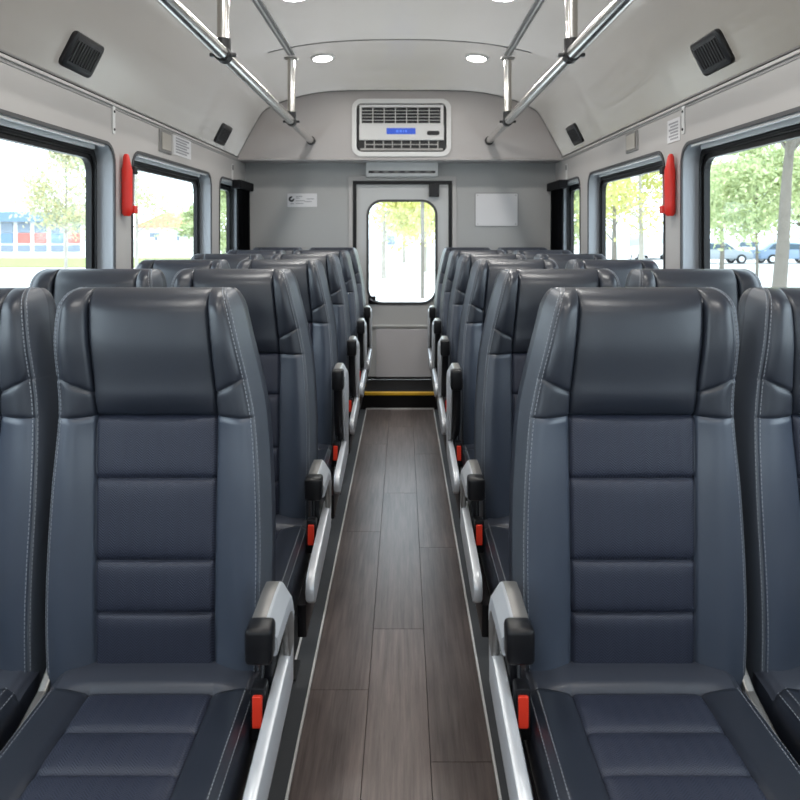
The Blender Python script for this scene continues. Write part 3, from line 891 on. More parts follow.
# ------------------------------------------------------------------ round ceiling lamps
n = 0
LW = {0: 'the rear of the ceiling', 1: 'the middle of the ceiling, at the top edge'}
for i, y in enumerate((4.75, 3.53, 2.30, 0.95, -0.5)):
    for s, side in ((-1, 'left'), (1, 'right')):
        x = s * 0.50
        z = ceil_z(x, y)
        if i > 1:
            nm = 'lamp'
        root = empty('ceiling_lamp', (x, y, z - 0.002))
        sl = math.atan2(ceil_z(x + 0.05, y) - ceil_z(x - 0.05, y), 0.1)
        sy = math.atan2(ceil_z(x, y + 0.05) - ceil_z(x, y - 0.05), 0.1)
        root.rotation_euler = (sy, -sl, 0)
        bm = BM(); tube(bm, [(0, 0, 0.001), (0, 0, -0.006), (0, 0, -0.010)], [0.078, 0.078, 0.070], 28); build('bezel', bm, M['white'], root, angle=40)
        bm = BM(); tube(bm, [(0, 0, -0.0102), (0, 0, -0.014), (0, 0, -0.016)], [0.062, 0.060, 0.050], 28); build('diffuser', bm, M['lamp'], root, angle=40)
        la = bpy.data.lights.new('lamp_light', 'AREA'); la.shape = 'DISK'; la.size = 0.11; la.energy = 5.0; la.color = (1, 0.97, 0.92)
        lo = bpy.data.objects.new('lamp_light', la); COL.objects.link(lo); lo.parent = root; lo.location = (0, 0, -0.022)
        if i == 0: lb = 'round white ceiling lamp nearest the rear bulkhead, %s one' % side
        elif i == 1: lb = 'round white ceiling lamp cut by the top of the picture, %s one' % side
        else: lb = 'round white ceiling lamp %s of the aisle, %s' % (side, ('over the front rows', 'over the camera', 'near the windscreen')[i - 2])
        tag(root, lb, 'lamp', 'round ceiling lamps')

# ------------------------------------------------------------------ black speakers in the coves
def cove_frame(s, px, py):
    """point where the view ray meets the sloping cove, and its axes"""
    p1, p2 = Vector((1.247, 0.566)), Vector((1.075, 0.905))
    dx, dz = (px - VX) / F, (VY - py) / F
    # CX + t dx = s*(p1x + k(p2x-p1x)); t dz = p1y + k(p2y-p1y)
    a11, a12, b1 = dx, -s * (p2.x - p1.x), s * p1.x - CX
    a21, a22, b2 = dz, -(p2.y - p1.y), p1.y
    det = a11 * a22 - a12 * a21
    t = (b1 * a22 - a12 * b2) / det
    u = Vector((s * (p2.x - p1.x), 0, p2.y - p1.y)).normalized()
    nrm = Vector((-s * abs(u.z), 0, -abs(u.x))).normalized()
    return Vector((CX + t * dx, t, H + t * dz)), u, nrm
for s, px, py, lb in ((-1, 80, 54, 'black slotted speaker in the left cove, the near one'), (-1, 222, 134, 'black slotted speaker in the left cove, close to the rear bulkhead'),
                      (1, 714, 52, 'black slotted speaker in the right cove, the near one'), (1, 576, 134, 'black slotted speaker in the right cove, close to the rear bulkhead')):
    c, u, nrm = cove_frame(s, px, py)
    root = empty('speaker', c)
    ya = Vector((0, 1, 0))
    mtx = Matrix((ya, u, nrm)).transposed()
    root.rotation_mode = 'QUATERNION'
    if mtx.determinant() < 0: mtx = Matrix((ya, -u, nrm)).transposed()
    root.rotation_quaternion = mtx.to_quaternion()
    bm = BM(); prism(bm, rrect(-0.125, 0.125, -0.070, 0.070, 0.024, 5), 'z', 0.0, 0.020, 0.006); build('housing', bm, M['plastic'], root, angle=40)
    bm = BM(); prism(bm, rrect(-0.105, 0.105, -0.052, 0.052, 0.012, 4), 'z', 0.0200, 0.0215); 
    for k in range(9):
        x = -0.088 + k * 0.022
        box(bm, x - 0.0045, x + 0.0045, -0.042, 0.042, 0.0212, 0.0265, 0.001, 1)
    build('grille', bm, M['shell'], root)
    tag(root, lb, 'speaker', 'cove speakers')

# ------------------------------------------------------------------ air conditioner in the bulkhead
ac = empty('air_conditioner', ((ACX0 + ACX1) / 2, YB, ACZ0))
ac_c = Vector(ac.location)
def al(bm):
    bmesh.ops.translate(bm, vec=-ac_c, verts=bm.verts[:]); return bm
def X(px): return P(px, 0, YB).x
def Zp(py): return P(0, py, YB).z
bm = BM()
ring(bm, rrect(X(352), X(451), Zp(156.5), Zp(99), 0.075, 8), rrect(X(356.5), X(446.5), Zp(152), Zp(103.5), 0.045, 8), 'y', YB - 0.016, YB + 0.03)
build('surround', al(bm), M['white'], ac, angle=30)
bm = BM(); prism(bm, rrect(X(356.8), X(446.2), Zp(151.7), Zp(103.8), 0.042, 8), 'y', YB + 0.031, YB + 0.10); build('cavity', al(bm), M['plastic'], ac)
bm = BM(); box(bm, X(359), X(444), YB + 0.006, YB + 0.031, Zp(140), Zp(124), 0.006); build('front_panel', al(bm), M['white'], ac)
bm = BM()
ring(bm, [(X(443.5), Zp(104.5)), (X(359.5), Zp(104.5)), (X(359.5), Zp(124)), (X(443.5), Zp(124))], [(X(440.5), Zp(107)), (X(361.5), Zp(107)), (X(361.5), Zp(123)), (X(440.5), Zp(123))], 'y', YB + 0.008, YB + 0.031)
for k in range(1, 7):
    x = lerp(X(361.5), X(440.5), k / 7); box(bm, x - 0.003, x + 0.003, YB + 0.010, YB + 0.030, Zp(123), Zp(107))
for k in range(1, 5):
    z = lerp(Zp(123), Zp(107), k / 5); box(bm, X(361.5), X(440.5), YB + 0.014, YB + 0.028, z - 0.0014, z + 0.0014)
build('intake_grille', al(bm), M['white'], ac)
bm = BM()
for k in range(0, 9):
    x = lerp(X(365), X(438), k / 8); box(bm, x - 0.004, x + 0.004, YB + 0.012, YB + 0.031, Zp(148), Zp(140.2))
box(bm, X(360), X(443), YB + 0.010, YB + 0.031, Zp(150.5), Zp(148), 0.003)
box(bm, X(365), X(438), YB + 0.020, YB + 0.031, Zp(144.6), Zp(143.6))
build('outlet_grille', al(bm), M['silver_dark'], ac)
bm = BM(); box(bm, X(386.5), X(415.5), YB + 0.002, YB + 0.007, Zp(134), Zp(128), 0.001, 1); dsp = build('display', al(bm), M['display'], ac)
bm = BM()
for x0, x1 in ((396, 398.5), (399.5, 402), (403, 404), (405, 407)):
    box(bm, X(x0), X(x1), YB + 0.0012, YB + 0.0022, Zp(132.3), Zp(129.8))
build('digits', al(bm), M['display_lit'], dsp)
bm = BM(); prism(bm, rrect(X(427), X(439.5), Zp(135), Zp(130.8), 0.012, 4), 'y', YB + 0.001, YB + 0.0065); build('control_button', al(bm), M['plastic'], ac)
tag(ac, 'white air conditioner with black grilles and blue display set in the rear bulkhead', 'air conditioner')

# slim vent unit below the bulkhead
v0, v1 = P(366, 176.5, YR - 0.08), P(438, 162, YR - 0.08)
root = empty('vent_unit', ((v0.x + v1.x) / 2, YR, v0.z))
wv, hv = (v1.x - v0.x) / 2, v1.z - v0.z
bm = BM(); box(bm, -wv, wv, -0.08, -0.001, 0, hv, 0.008, 3); build('housing', bm, M['white'], root, angle=40)
bm = BM(); box(bm, -wv + 0.02, wv - 0.02, -0.0815, -0.078, 0.026, 0.046); build('slot', bm, M['plastic'], root)
for k in range(6):
    x = -wv + 0.08 + k * (2 * wv - 0.16) / 5
    bm = BM(); box(bm, x - 0.02, x + 0.02, -0.083, -0.0814, 0.033, 0.039); build('louvre_tab', bm, M['silver_dark'], root)
tag(root, 'slim white slotted vent unit above the rear door', 'vent')

# notice plate and blank white board on the rear wall
a, b = P(287.5, 207, YR), P(317, 193.5, YR)
root = empty('notice_plate', ((a.x + b.x) / 2, YR, a.z)); w2, h2 = (b.x - a.x) / 2, b.z - a.z
bm = BM(); prism(bm, rrect(-w2, w2, 0, h2, 0.004, 3), 'y', -0.006, 0.0005); build('plate', bm, M['paper'], root)
bm = BM()
cx, cz, rr = -w2 + 0.033, h2 * 0.58, 0.023
for k in range(20):      # dark round emblem with a notch
    pass
ang = [R(70 + 300 * k / 24) for k in range(25)]
outer = [(cx + rr * math.cos(t), cz + rr * math.sin(t)) for t in ang]; inner = [(cx + rr * 0.3 * math.cos(t), cz + rr * 0.3 * math.sin(t)) for t in ang]
prism(bm, outer + inner[::-1], 'y', -0.0072, -0.0058)
build('emblem', bm, M['black_ink'], root)
bm = BM()
for x0, x1, z in ((-0.05, 0.0, 0.78), (-0.05, -0.02, 0.66), (0.035, 0.095, 0.60), (-0.05, 0.02, 0.46), (0.02, 0.075, 0.40), (-0.095, -0.065, 0.24), (-0.05, 0.01, 0.26)):
    box(bm, x0, x1, -0.0068, -0.0058, z * h2 - 0.003, z * h2 + 0.003)
build('print', bm, M['ink'], root)
tag(root, 'small white notice plate with dark round emblem on the rear wall', 'notice')
a, b = P(475.5, 226, YR), P(517.5, 193.5, YR)
root = empty('wall_board', ((a.x + b.x) / 2, YR, a.z)); w2, h2 = (b.x - a.x) / 2, b.z - a.z
bm = BM(); prism(bm, rrect(-w2, w2, 0, h2, 0.008, 3), 'y', -0.010, -0.0005, 0.002); build('board', bm, M['paper'], root)
bm = BM(); ring(bm, rrect(-w2 - 0.005, w2 + 0.005, -0.005, h2 + 0.005, 0.012, 3), rrect(-w2 + 0.001, w2 - 0.001, 0.001, h2 - 0.001, 0.007, 3), 'y', -0.008, -0.0005); build('rim', bm, M['trimgrey'], root)
for x in (-w2 + 0.015, w2 - 0.015):
    for z in (0.015, h2 - 0.015):
        bm = BM(); tube(bm, [(x, -0.0125, z), (x, -0.0098, z)], 0.004, 10); build('screw', bm, M['silver_dark'], root)
tag(root, 'blank white board screwed to the rear wall right of the door', 'board')

# ------------------------------------------------------------------ fittings on the side walls
def wallpt(s, px, py, gap=0.0):
    t = (s * (W - gap) - CX) * F / (px - VX)
    return Vector((s * (W - gap), t, H - (py - VY) / F * t))
def wall_box(bm, s, y0, y1, z0, z1, g0, g1, bev=0.0):
    a, b = sorted((s * (W - g0), s * (W - g1)))
    box(bm, a, b, y0, y1, z0, z1, bev)
for s, px, side in ((-1, 128, 'left'), (1, 669, 'right')):
    c = wallpt(s, px, 185, 0.03)
    t, bt = wallpt(s, px, 154, 0.03).z, wallpt(s, px, 216, 0.03).z
    root = empty('grab_handle', (s * W, c.y, bt))
    hgt = t - bt; g = -s
    bm = BM()
    pth = [(g * 0.026, 0, 0.0), (g * 0.026, 0, 0.012), (g * 0.026, 0, 0.05), (g * 0.026, 0, hgt - 0.075), (g * 0.024, 0, hgt - 0.045), (g * 0.022, 0, hgt - 0.012), (g * 0.021, 0, hgt)]
    tube(bm, pth, [0.015, 0.022, 0.024, 0.024, 0.018, 0.014, 0.008], 16); build('grip', bm, M['red'], root, angle=45)
    for z, m in ((0.03, 'red'), (hgt - 0.07, 'steel_dark')):
        bm = BM(); a, b = sorted((-g * 0.0005, g * 0.052)); box(bm, a, b, 0.022, 0.066, z - 0.018, z + 0.018, 0.005); a, b = sorted((g * 0.01, g * 0.034)); box(bm, a, b, 0.0, 0.024, z - 0.012, z + 0.012)
        br = build('bracket', bm, M[m], root)
        if m != 'red': br['label'] = 'dark grey upper bracket'
    bm = BM(); a, b = sorted((g * 0.012, g * 0.020)); tube(bm, [(g * 0.040, 0.048, 0.03), (g * 0.040, 0.048, hgt - 0.07)], 0.004, 10); build('guide_rod', bm, M['chrome'], root)
    tag(root, 'red upright grab handle on the %s window pillar' % side, 'handle', 'red pillar handles')
    # white strip on the pillar top with dark screws
    px2 = 113 if s < 0 else 684
    c = wallpt(s, px2, 120); 
    z0, z1 = wallpt(s, px2, 134).z, wallpt(s, px2, 106).z
    root = empty('pillar_strip', (s * W, c.y, z0))
    bm = BM(); a, b = sorted((g * 0.0005, g * 0.006)); box(bm, a, b, -0.014, 0.014, 0, z1 - z0, 0.002); build('strip', bm, M['white'], root)
    for z in (0.02, (z1 - z0) * 0.8):
        bm = BM(); tube(bm, [(g * 0.0055, 0, z), (g * 0.009, 0, z)], 0.006, 10); build('screw', bm, M['plastic'], root)
    tag(root, 'narrow white screwed strip high on the %s pillar' % side, 'strip', 'pillar strips')
    px3 = 232 if s < 0 else 567
    c = wallpt(s, px3, 172)
    root = empty('pillar_strip', (s * W, c.y, wallpt(s, px3, 180).z))
    bm = BM(); a, b = sorted((g * 0.0005, g * 0.006)); box(bm, a, b, -0.02, 0.02, 0, 0.12, 0.002); build('strip', bm, M['white'], root)
    bm = BM(); box(bm, *sorted((g * 0.0055, g * 0.008)), -0.012, 0.012, 0.075, 0.11); build('screw', bm, M['plastic'], root)
    tag(root, 'short white strip on the %s wall near the rear corner' % side, 'strip', 'pillar strips')
    # switch plate over the second window
    xa, xb, ya, yb = (158.5, 170.5, 131, 153) if s < 0 else (638.5, 627, 132, 152)
    A, B = wallpt(s, xa, 142), wallpt(s, xb, 142)
    y0, y1 = sorted((A.y, B.y)); ym = (y0 + y1) / 2
    z0, z1 = H + (VY - yb) / F * ym, H + (VY - ya) / F * ym
    root = empty('switch_plate', (s * W, ym, z0)); hw = (y1 - y0) / 2
    def sp(bm, u0, u1, w0, w1, g0, g1, bev):
        a, b = sorted((g * g0, g * g1)); box(bm, a, b, u0, u1, w0, w1, bev); return bm
    build('plate', sp(BM(), -hw, hw, 0, z1 - z0, -0.0005, 0.008, 0.003), M['silver_dark'], root)
    build('rocker', sp(BM(), -hw * 0.7, hw * 0.8, (z1 - z0) * 0.12, (z1 - z0) * 0.88, 0.007, 0.012, 0.003), M['beige'], root)
    tag(root, 'beige switch plate on the %s wall above the second window' % side, 'switch', 'wall switch plates')
    # printed label
    xa, xb, ya, yb = (173, 190.5, 137, 157) if s < 0 else (680.5, 668, 119, 142)
    A, B = wallpt(s, xa, 147), wallpt(s, xb, 147)
    y0, y1 = sorted((A.y, B.y)); ym = (y0 + y1) / 2
    z0, z1 = H + (VY - yb) / F * ym, H + (VY - ya) / F * ym
    root = empty('printed_label', (s * W, ym, z0)); hw = (y1 - y0) / 2; hh = z1 - z0
    build('sheet', sp(BM(), -hw, hw, 0, hh, -0.0005, 0.003, 0), M['paper'], root)
    bm = BM()
    for k in range(6):
        z = hh * (0.82 - 0.135 * k)
        e = hw * (0.75 if k % 2 == 0 else 0.5)
        sp(bm, -hw * 0.75, e, z - 0.004, z + 0.004, 0.0028, 0.0036, 0)
    build('print', bm, M['ink'], root)
    tag(root, ('white printed label beside the switch plate on the left wall' if s < 0 else 'white printed label on the right pillar above the red handle'), 'label')
    # black blind box and gathered curtain on the rearmost window
    root = empty('window_curtain', (s * W, 5.60, H + 0.0))
    bm = BM(); a, b = sorted((g * 0.0075, g * 0.075)); box(bm, a, b, -0.20, 0.262, 0.316, 0.380, 0.008); build('pelmet', bm, M['curtain'], root)
    bm = BM(); top_, bot_ = [], []
    for k in range(49):
        y = -0.14 + 0.385 * k / 48
        x = g * (0.035 + 0.018 * math.sin(k * 0.9))
        top_.append(bm.verts.new((x, y, 0.317))); bot_.append(bm.verts.new((x * 1.08, y, -0.36)))
    for k in range(48): bm.faces.new((top_[k], top_[k + 1], bot_[k + 1], bot_[k]))
    bmesh.ops.solidify(bm, geom=bm.faces[:], thickness=0.003)
    build('curtain', bm, M['curtain'], root, angle=60)
    tag(root, 'black gathered curtain under a black pelmet at the rearmost %s window' % side, 'curtain', 'rear window curtains')

# ------------------------------------------------------------------ outdoors
GZ = -0.90
M['asphalt'] = mat('pale_asphalt', srgb(196, 196, 194), 0.9, noise=0.06, nscale=0.6)
M['grass'] = mat('grass', srgb(128, 142, 78), 0.9, noise=0.2, nscale=0.8, bump=0.5, bscale=8)
M['bark_pale'] = mat('pale_bark', srgb(160, 154, 146), 0.85, noise=0.25, nscale=6, bump=0.4, bscale=30)
M['bark_dark'] = mat('grey_bark', srgb(106, 100, 92), 0.85, noise=0.25, nscale=6, bump=0.4, bscale=30)
def leaf_mat(name, c1, c2):
    m = bpy.data.materials.new(name); m.use_nodes = True
    nt = m.node_tree; b = nt.nodes['Principled BSDF']; b.inputs['Roughness'].default_value = 0.6
    g = nt.nodes.new('ShaderNodeNewGeometry'); r = nt.nodes.new('ShaderNodeValToRGB')
    r.color_ramp.elements[0].color = c1; r.color_ramp.elements[1].color = c2
    nt.links.new(g.outputs['Random Per Island'], r.inputs[0]); nt.links.new(r.outputs[0], b.inputs['Base Color'])
    tr = nt.nodes.new('ShaderNodeBsdfTranslucent'); nt.links.new(r.outputs[0], tr.inputs['Color'])
    mx_ = nt.nodes.new('ShaderNodeMixShader'); mx_.inputs[0].default_value = 0.4
    nt.links.new(b.outputs[0], mx_.inputs[1]); nt.links.new(tr.outputs[0], mx_.inputs[2])
    nt.links.new(mx_.outputs[0], nt.nodes['Material Output'].inputs[0])
    return m
M['leaf_green'] = leaf_mat('green_leaves', srgb(158, 174, 126), srgb(208, 214, 168))
M['leaf_yellow'] = leaf_mat('yellow_green_leaves', srgb(188, 190, 112), srgb(226, 222, 156))
M['leaf_pale'] = leaf_mat('pale_leaves', srgb(170, 180, 160), srgb(216, 206, 160))

bm = BM(); box(bm, -160, 160, -60, 200, GZ - 0.3, GZ); struct(build('ground', bm, M['asphalt']))
def lawn(x0, x1, y0, y1, lb):
    bm = BM(); box(bm, x0, x1, y0, y1, GZ - 0.1, GZ + 0.05); o = build('grass_verge', bm, M['grass']); tag(o, lb, 'grass', kind='stuff')
lawn(-90, -9.5, 44, 59, 'green lawn outside in front of the blue and red building')
lawn(9.0, 80, 18, 26, 'green verge under the trees outside the right windows')

def tree(name, label, pos, height, crown, nleaf, leaf, bark, tr=0.10, size=0.16, lean=0.0, clear=0.35, seed=1, group='trees outside the windows'):
    rnd = random.Random(seed)
    root = empty(name, (pos[0], pos[1], GZ))
    bm = BM()
    h1 = height * 0.80
    pts = [(lean * (k / 5) ** 1.5 + rnd.uniform(-.03, .03), 0, h1 * k / 5) for k in range(6)]
    tube(bm, pts, [tr * (1 - 0.75 * k / 5) for k in range(6)], 10, cap=True)
    build('trunk', bm, bark, root, angle=60)
    cz0, cz1 = height * clear, height
    cl = []
    bm = BM()
    for k in range(22):
        a = rnd.uniform(0, 2 * math.pi); zz = lerp(cz0, cz1, rnd.random() ** 0.9)
        t = (zz - cz0) / (cz1 - cz0); rad = crown * (math.sin(math.pi * min(1, 0.15 + t * 0.85)) ** 0.7) * rnd.uniform(0.35, 1)
        q = Vector((lean + rad * math.cos(a), rad * math.sin(a), zz)); cl.append((q, rnd.uniform(0.3, 0.55) * crown))
        b0 = min(h1 * 0.95, max(cz0 * 0.85, zz - rad * 0.8))
        tube(bm, [(lean * (b0 / h1) ** 1.5, 0, b0), tuple((q + Vector((0, 0, b0))) / 2 + Vector((-lean * 0.1, 0, q.z * 0.1 - b0 * 0.1 + 0.0)) if False else tuple(lerp(u, v, 0.6) for u, v in zip((lean * (b0 / h1) ** 1.5, 0, b0), q))), tuple(q)], [tr * 0.28, tr * 0.16, tr * 0.06], 5)
    build('branches', bm, bark, root, angle=60)
    vs, fs = [], []
    for i in range(nleaf):
        c, rr = cl[rnd.randrange(len(cl))]
        d = Vector((rnd.gauss(0, 1), rnd.gauss(0, 1), rnd.gauss(0, 0.8))) * rr * 0.5
        p = c + d
        u = Vector((rnd.gauss(0, 1), rnd.gauss(0, 1), rnd.gauss(0, 1))).normalized(); v = u.cross(Vector((rnd.gauss(0, 1), rnd.gauss(0, 1), rnd.gauss(0, 1)))).normalized()
        s = size * rnd.uniform(0.6, 1.2); k = len(vs)
        vs += [p - u * s, p + v * s * 0.45, p + u * s, p - v * s * 0.45]
        fs.append((k, k + 1, k + 2, k + 3))
    me = bpy.data.meshes.new('foliage'); me.from_pydata(vs, [], fs); me.update()
    link('foliage', me, leaf, root)
    tag(root, label, 'tree', group)
    return root
def at(px, d): return (CX + (px - VX) / F * d, d)
# left side
tree('birch_tree', 'slender pale-leaved birch outside the near left window', at(66, 21), 5.7, 1.15, 5200, M['leaf_pale'], M['bark_pale'], 0.06, 0.075, 0.0, 0.42, 3)
tree('birch_tree', 'thin pale birch at the far edge of the near left window', at(88, 26.5), 5.6, 1.0, 2600, M['leaf_pale'], M['bark_pale'], 0.06, 0.08, 0.0, 0.35, 4)
tree('leafy_tree', 'sparse tree behind the red handle in the second left window', at(136, 19), 5.6, 1.3, 1700, M['leaf_green'], M['bark_pale'], 0.06, 0.08, 0.0, 0.45, 5)
tree('leafy_tree', 'green tree far off at the right edge of the second left window', at(196, 63), 4.2, 1.6, 3000, M['leaf_green'], M['bark_dark'], 0.12, 0.16, 0, 0.32, 6)
tree('leafy_tree', 'green tree outside the rearmost left window', at(228, 30), 4.6, 1.6, 4000, M['leaf_green'], M['bark_dark'], 0.12, 0.12, 0, 0.25, 16)
# rear
for px, d, hh, cr, sd, lb in ((384, 34, 7.4, 2.3, 7, 'yellow-green tree behind the rear door, on the left of its window'), (425, 39.5, 8.4, 2.5, 8, 'yellow-green tree behind the rear door, on the right of its window'), (404, 51, 9.0, 3.6, 9, 'yellow-green tree farthest back in the rear door window')):
    tree('leafy_tree', lb, at(px, d), hh, cr, 6500, M['leaf_yellow'], M['bark_pale'], 0.11, 0.15, 0, 0.26, sd)
# right side
tree('leafy_tree', 'round green tree with a thin trunk outside the near right window', at(757, 18), 4.6, 1.35, 8500, M['leaf_green'], M['bark_dark'], 0.05, 0.075, 0.0, 0.48, 10)
tree('leafy_tree', 'pale-barked leaning tree at the right edge of the near right window', at(774, 10.5), 6.2, 1.4, 2500, M['leaf_yellow'], M['bark_dark'], 0.13, 0.08, 0.40, 0.62, 11)
tree('leafy_tree', 'pale-trunked yellow-green tree in the second right window', at(641, 22), 6.4, 1.5, 6000, M['leaf_yellow'], M['bark_pale'], 0.10, 0.09, 0, 0.40, 12)
tree('leafy_tree', 'green tree at the left of the second right window', at(614, 28), 6.6, 1.5, 5000, M['leaf_yellow'], M['bark_dark'], 0.12, 0.11, 0, 0.3, 13)
tree('leafy_tree', 'green tree outside the rearmost right window', at(571, 37), 4.8, 1.3, 4000, M['leaf_green'], M['bark_dark'], 0.12, 0.12, 0, 0.28, 17)
tree('leafy_tree', 'green tree far back behind the parked cars on the right', at(722, 40), 5.6, 2.0, 6000, M['leaf_green'], M['bark_dark'], 0.14, 0.16, 0, 0.48, 14)
tree('leafy_tree', 'green tree far back beyond the leaning trunk on the right', at(802, 44), 7.0, 2.6, 6000, M['leaf_green'], M['bark_dark'], 0.14, 0.18, 0, 0.42, 15)

# blue and red building
M['b_blue'] = mat('blue_cladding', srgb(104, 130, 158), 0.6, noise=0.08)
M['b_glass'] = mat('building_glass', srgb(120, 132, 146), 0.2, noise=0.15, nscale=0.6)
M['b_red'] = mat('red_panel', srgb(190, 106, 98), 0.6, noise=0.08)
M['b_white'] = mat('white_render', srgb(225, 223, 220), 0.8, noise=0.04)
M['b_orange'] = mat('tiled_roof', srgb(200, 150, 120), 0.8, noise=0.1)
bx0, by = at(-70, 70)[0], 70
bx1 = at(84, 70)[0]
root = empty('office_building', ((bx0 + bx1) / 2, by, GZ)); bw = (bx1 - bx0) / 2
bm = BM(); box(bm, -bw, bw, 0, 9, 0, 3.1); build('wall', bm, M['b_white'], root)
bm = BM(); box(bm, -bw - .3, bw + .3, -0.6, 9.2, 3.1, 4.05); build('roof', bm, M['b_blue'], root)
for k in range(9):
    x = lerp(-bw + 0.4, bw - 1.5, k / 8)
    bm = BM(); box(bm, x, x + 1.15, -0.12, 0.02, 2.05, 3.0); build('window', bm, M['b_glass'], root)
    bm = BM(); box(bm, x, x + 1.15, -0.15, 0.02, 1.05, 2.0); build('panel', bm, M['b_red'] if k % 3 != 1 else M['b_blue'], root)
    bm = BM(); box(bm, x, x + 1.15, -0.12, 0.02, 0.25, 0.85); build('window', bm, M['b_glass'], root)
tag(root, 'low building with blue roof and red panels outside the near left window', 'building')
# white house and low wall in the second left window
hx, hy = at(168, 80)
root = empty('house', (hx, hy, GZ))
bm = BM(); box(bm, -3.5, 3.5, 0, 6, 0, 2.6); build('wall', bm, M['b_white'], root)
bm = BM(); prism(bm, [(-4, 2.6), (4, 2.6), (0, 4.3)], 'y', -0.4, 6.4); build('roof', bm, M['b_orange'], root)
for x in (-2, 1):
    bm = BM(); box(bm, x, x + 1.1, -0.08, 0.05, 0.9, 2.0); build('window', bm, M['b_glass'], root)
tag(root, 'white house with pale tiled roof outside the second left window', 'house')
bm = BM(); a = at(128, 60)[0]; b = at(205, 60)[0]; box(bm, a, b, 60, 60.3, GZ, GZ + 1.4)
for k in range(8): box(bm, lerp(a, b, k / 7) - .25, lerp(a, b, k / 7) + .25, 59.9, 60.4, GZ, GZ + 1.7)
o = build('garden_wall', bm, M['b_white']); tag(o, 'long low pale wall in front of the white house', 'wall', kind='thing')
hx, hy = at(399, 75)
root = empty('house', (hx, hy, GZ))
bm = BM(); box(bm, -2.0, 2.0, 0, 5, 0, 2.2); build('wall', bm, M['b_white'], root)
bm = BM(); prism(bm, [(-2.4, 2.2), (2.4, 2.2), (0, 3.6)], 'y', -0.4, 5.4); build('roof', bm, M['b_white'], root)
bm = BM(); box(bm, -1.2, -0.4, -0.08, 0.05, 0.8, 1.7); build('window', bm, M['b_glass'], root)
tag(root, 'small white house far off behind the rear door window', 'house')
# post behind the rear door
bm = BM(); c = at(422.5, 24)
tube(bm, [(c[0], c[1], GZ), (c[0], c[1], 5.0)], 0.06, 10); o = build('lamp_post', bm, M['bark_dark'], angle=40); tag(o, 'thin grey post standing outside the rear door', 'post')

# parked cars
def car(pos, rz, paint, label, van=False):
    root = empty('parked_car', (pos[0], pos[1], GZ), rz)
    if van:
        body = [(-2.4, 0.35), (2.4, 0.35), (2.45, 0.9), (2.2, 1.15), (1.75, 2.05), (1.5, 2.15), (-2.3, 2.15), (-2.42, 2.0)]
        glass = [(-2.1, 1.2), (1.95, 1.2), (1.62, 1.92), (-2.1, 1.92)]
    else:
        body = [(-2.15, 0.32), (2.15, 0.32), (2.2, 0.62), (2.05, 0.82), (1.1, 0.95), (0.45, 1.40), (0.2, 1.45), (-1.1, 1.45), (-1.4, 1.38), (-1.9, 1.0), (-2.18, 0.92)]
        glass = [(-1.62, 0.98), (0.92, 0.98), (0.40, 1.34), (-1.25, 1.36)]
    bm = BM(); prism(bm, body, 'y', -0.86, 0.86, 0.09, 3); bd = build('body', bm, paint, root, angle=35)
    bm = BM(); prism(bm, glass, 'y', -0.875, 0.875, 0.01); build('windows', bm, M['car_glass'], bd)
    for x in (-1.35, 1.35):
        for y in (-0.78, 0.78):
            bm = BM(); tube(bm, [(x, y - 0.11, 0.32), (x, y + 0.11, 0.32)], 0.32, 20); wl = build('wheel', bm, M['rubber'], root, angle=40)
            bm = BM(); tube(bm, [(x, y - 0.115, 0.32), (x, y + 0.115, 0.32)], 0.19, 16); build('hub', bm, M['silver'], wl, angle=40)
    tag(root, label, 'car', 'parked cars outside')
M['car_glass'] = mat('car_glass', srgb(60, 80, 96), 0.1, noise=0.05)
M['car_white'] = mat('white_paint', srgb(222, 224, 226), 0.3, noise=0.02)
M['car_silver'] = mat('silver_paint', srgb(150, 158, 166), 0.3, metal=0.3, noise=0.02)
M['car_blue'] = mat('blue_paint', srgb(120, 140, 165), 0.3, noise=0.02)
for px, d, rz, pnt, lb, van in ((716, 50, 0.0, 'car_silver', 'silver car left of the thin trunk outside the near right window', False), (752, 57, 0.0, 'car_white', 'white car right behind the thin trunk outside the near right window', False), (786, 50, 0.0, 'car_blue', 'blue car beside the leaning trunk outside the near right window', False),
                             (622, 50, 1.1, 'car_white', 'white van on the left in the second right window', True), (654, 58, 1.1, 'car_white', 'white van on the right in the second right window', True)):
    p = at(px, d); car((p[0], p[1]), rz, M[pnt], lb, van)

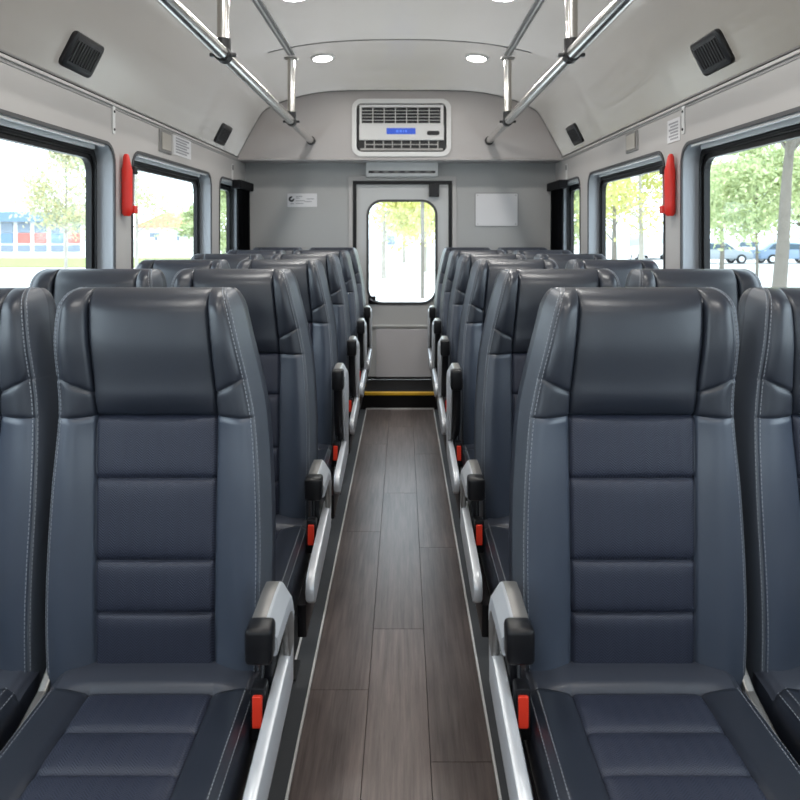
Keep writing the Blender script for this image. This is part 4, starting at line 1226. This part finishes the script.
# ------------------------------------------------------------------ light
w = bpy.data.worlds.new('World'); SC.world = w; w.use_nodes = True
bg = w.node_tree.nodes['Background']; bg.inputs['Color'].default_value = (0.80, 0.90, 1.0, 1); bg.inputs['Strength'].default_value = 3.8
sun = bpy.data.lights.new('sun', 'SUN'); sun.energy = 1.8; sun.angle = R(3); sun.color = (1, 0.96, 0.9)
so = bpy.data.objects.new('sun', sun); COL.objects.link(so); so.rotation_euler = (R(32), 0, R(8))
# portals guide the daylight through the openings
for s in (-1, 1):
    for a, b in WIN:
        l = bpy.data.lights.new('window_portal', 'AREA'); l.shape = 'RECTANGLE'; l.size = b - a; l.size_y = WTOP - SILL
        l.cycles.is_portal = True
        o = bpy.data.objects.new('window_portal', l); COL.objects.link(o)
        o.location = (s * (W + 0.14), (a + b) / 2, (SILL + WTOP) / 2)
        d = Vector((-s, 0, 0)); o.rotation_euler = d.to_track_quat('-Z', 'Z').to_euler()
for y, z, w_, h_, d in ((Y0 - 0.12, 1.425, 1.8, 0.65, (0, 1, 0)), (YR + 0.1, (wz0 + wz1) / 2, 0.6, 0.9, (0, -1, 0))):
    l = bpy.data.lights.new('window_portal', 'AREA'); l.shape = 'RECTANGLE'; l.size = w_; l.size_y = h_; l.cycles.is_portal = True
    o = bpy.data.objects.new('window_portal', l); COL.objects.link(o); o.location = (0, y, z)
    o.rotation_euler = Vector(d).to_track_quat('-Z', 'Z').to_euler()

# ------------------------------------------------------------------ camera
cam = bpy.data.cameras.new('camera'); cam.sensor_width = 36; cam.lens = 36 * F / 800
cam.shift_x = (400 - VX) / 800; cam.shift_y = -(400 - VY) / 800
cam.clip_start = 0.05; cam.clip_end = 500
cam.dof.use_dof = True; cam.dof.focus_distance = 2.0; cam.dof.aperture_fstop = 7.0
co = bpy.data.objects.new('camera', cam); COL.objects.link(co); co.location = (CX, 0, H); co.rotation_euler = (R(90), 0, 0)
SC.camera = co
SC.cycles.use_denoising = True
vs = SC.view_settings
vs.view_transform = 'Standard'; vs.look = 'None'; vs.gamma = 1.0; vs.use_curve_mapping = False; vs.exposure = 0.28
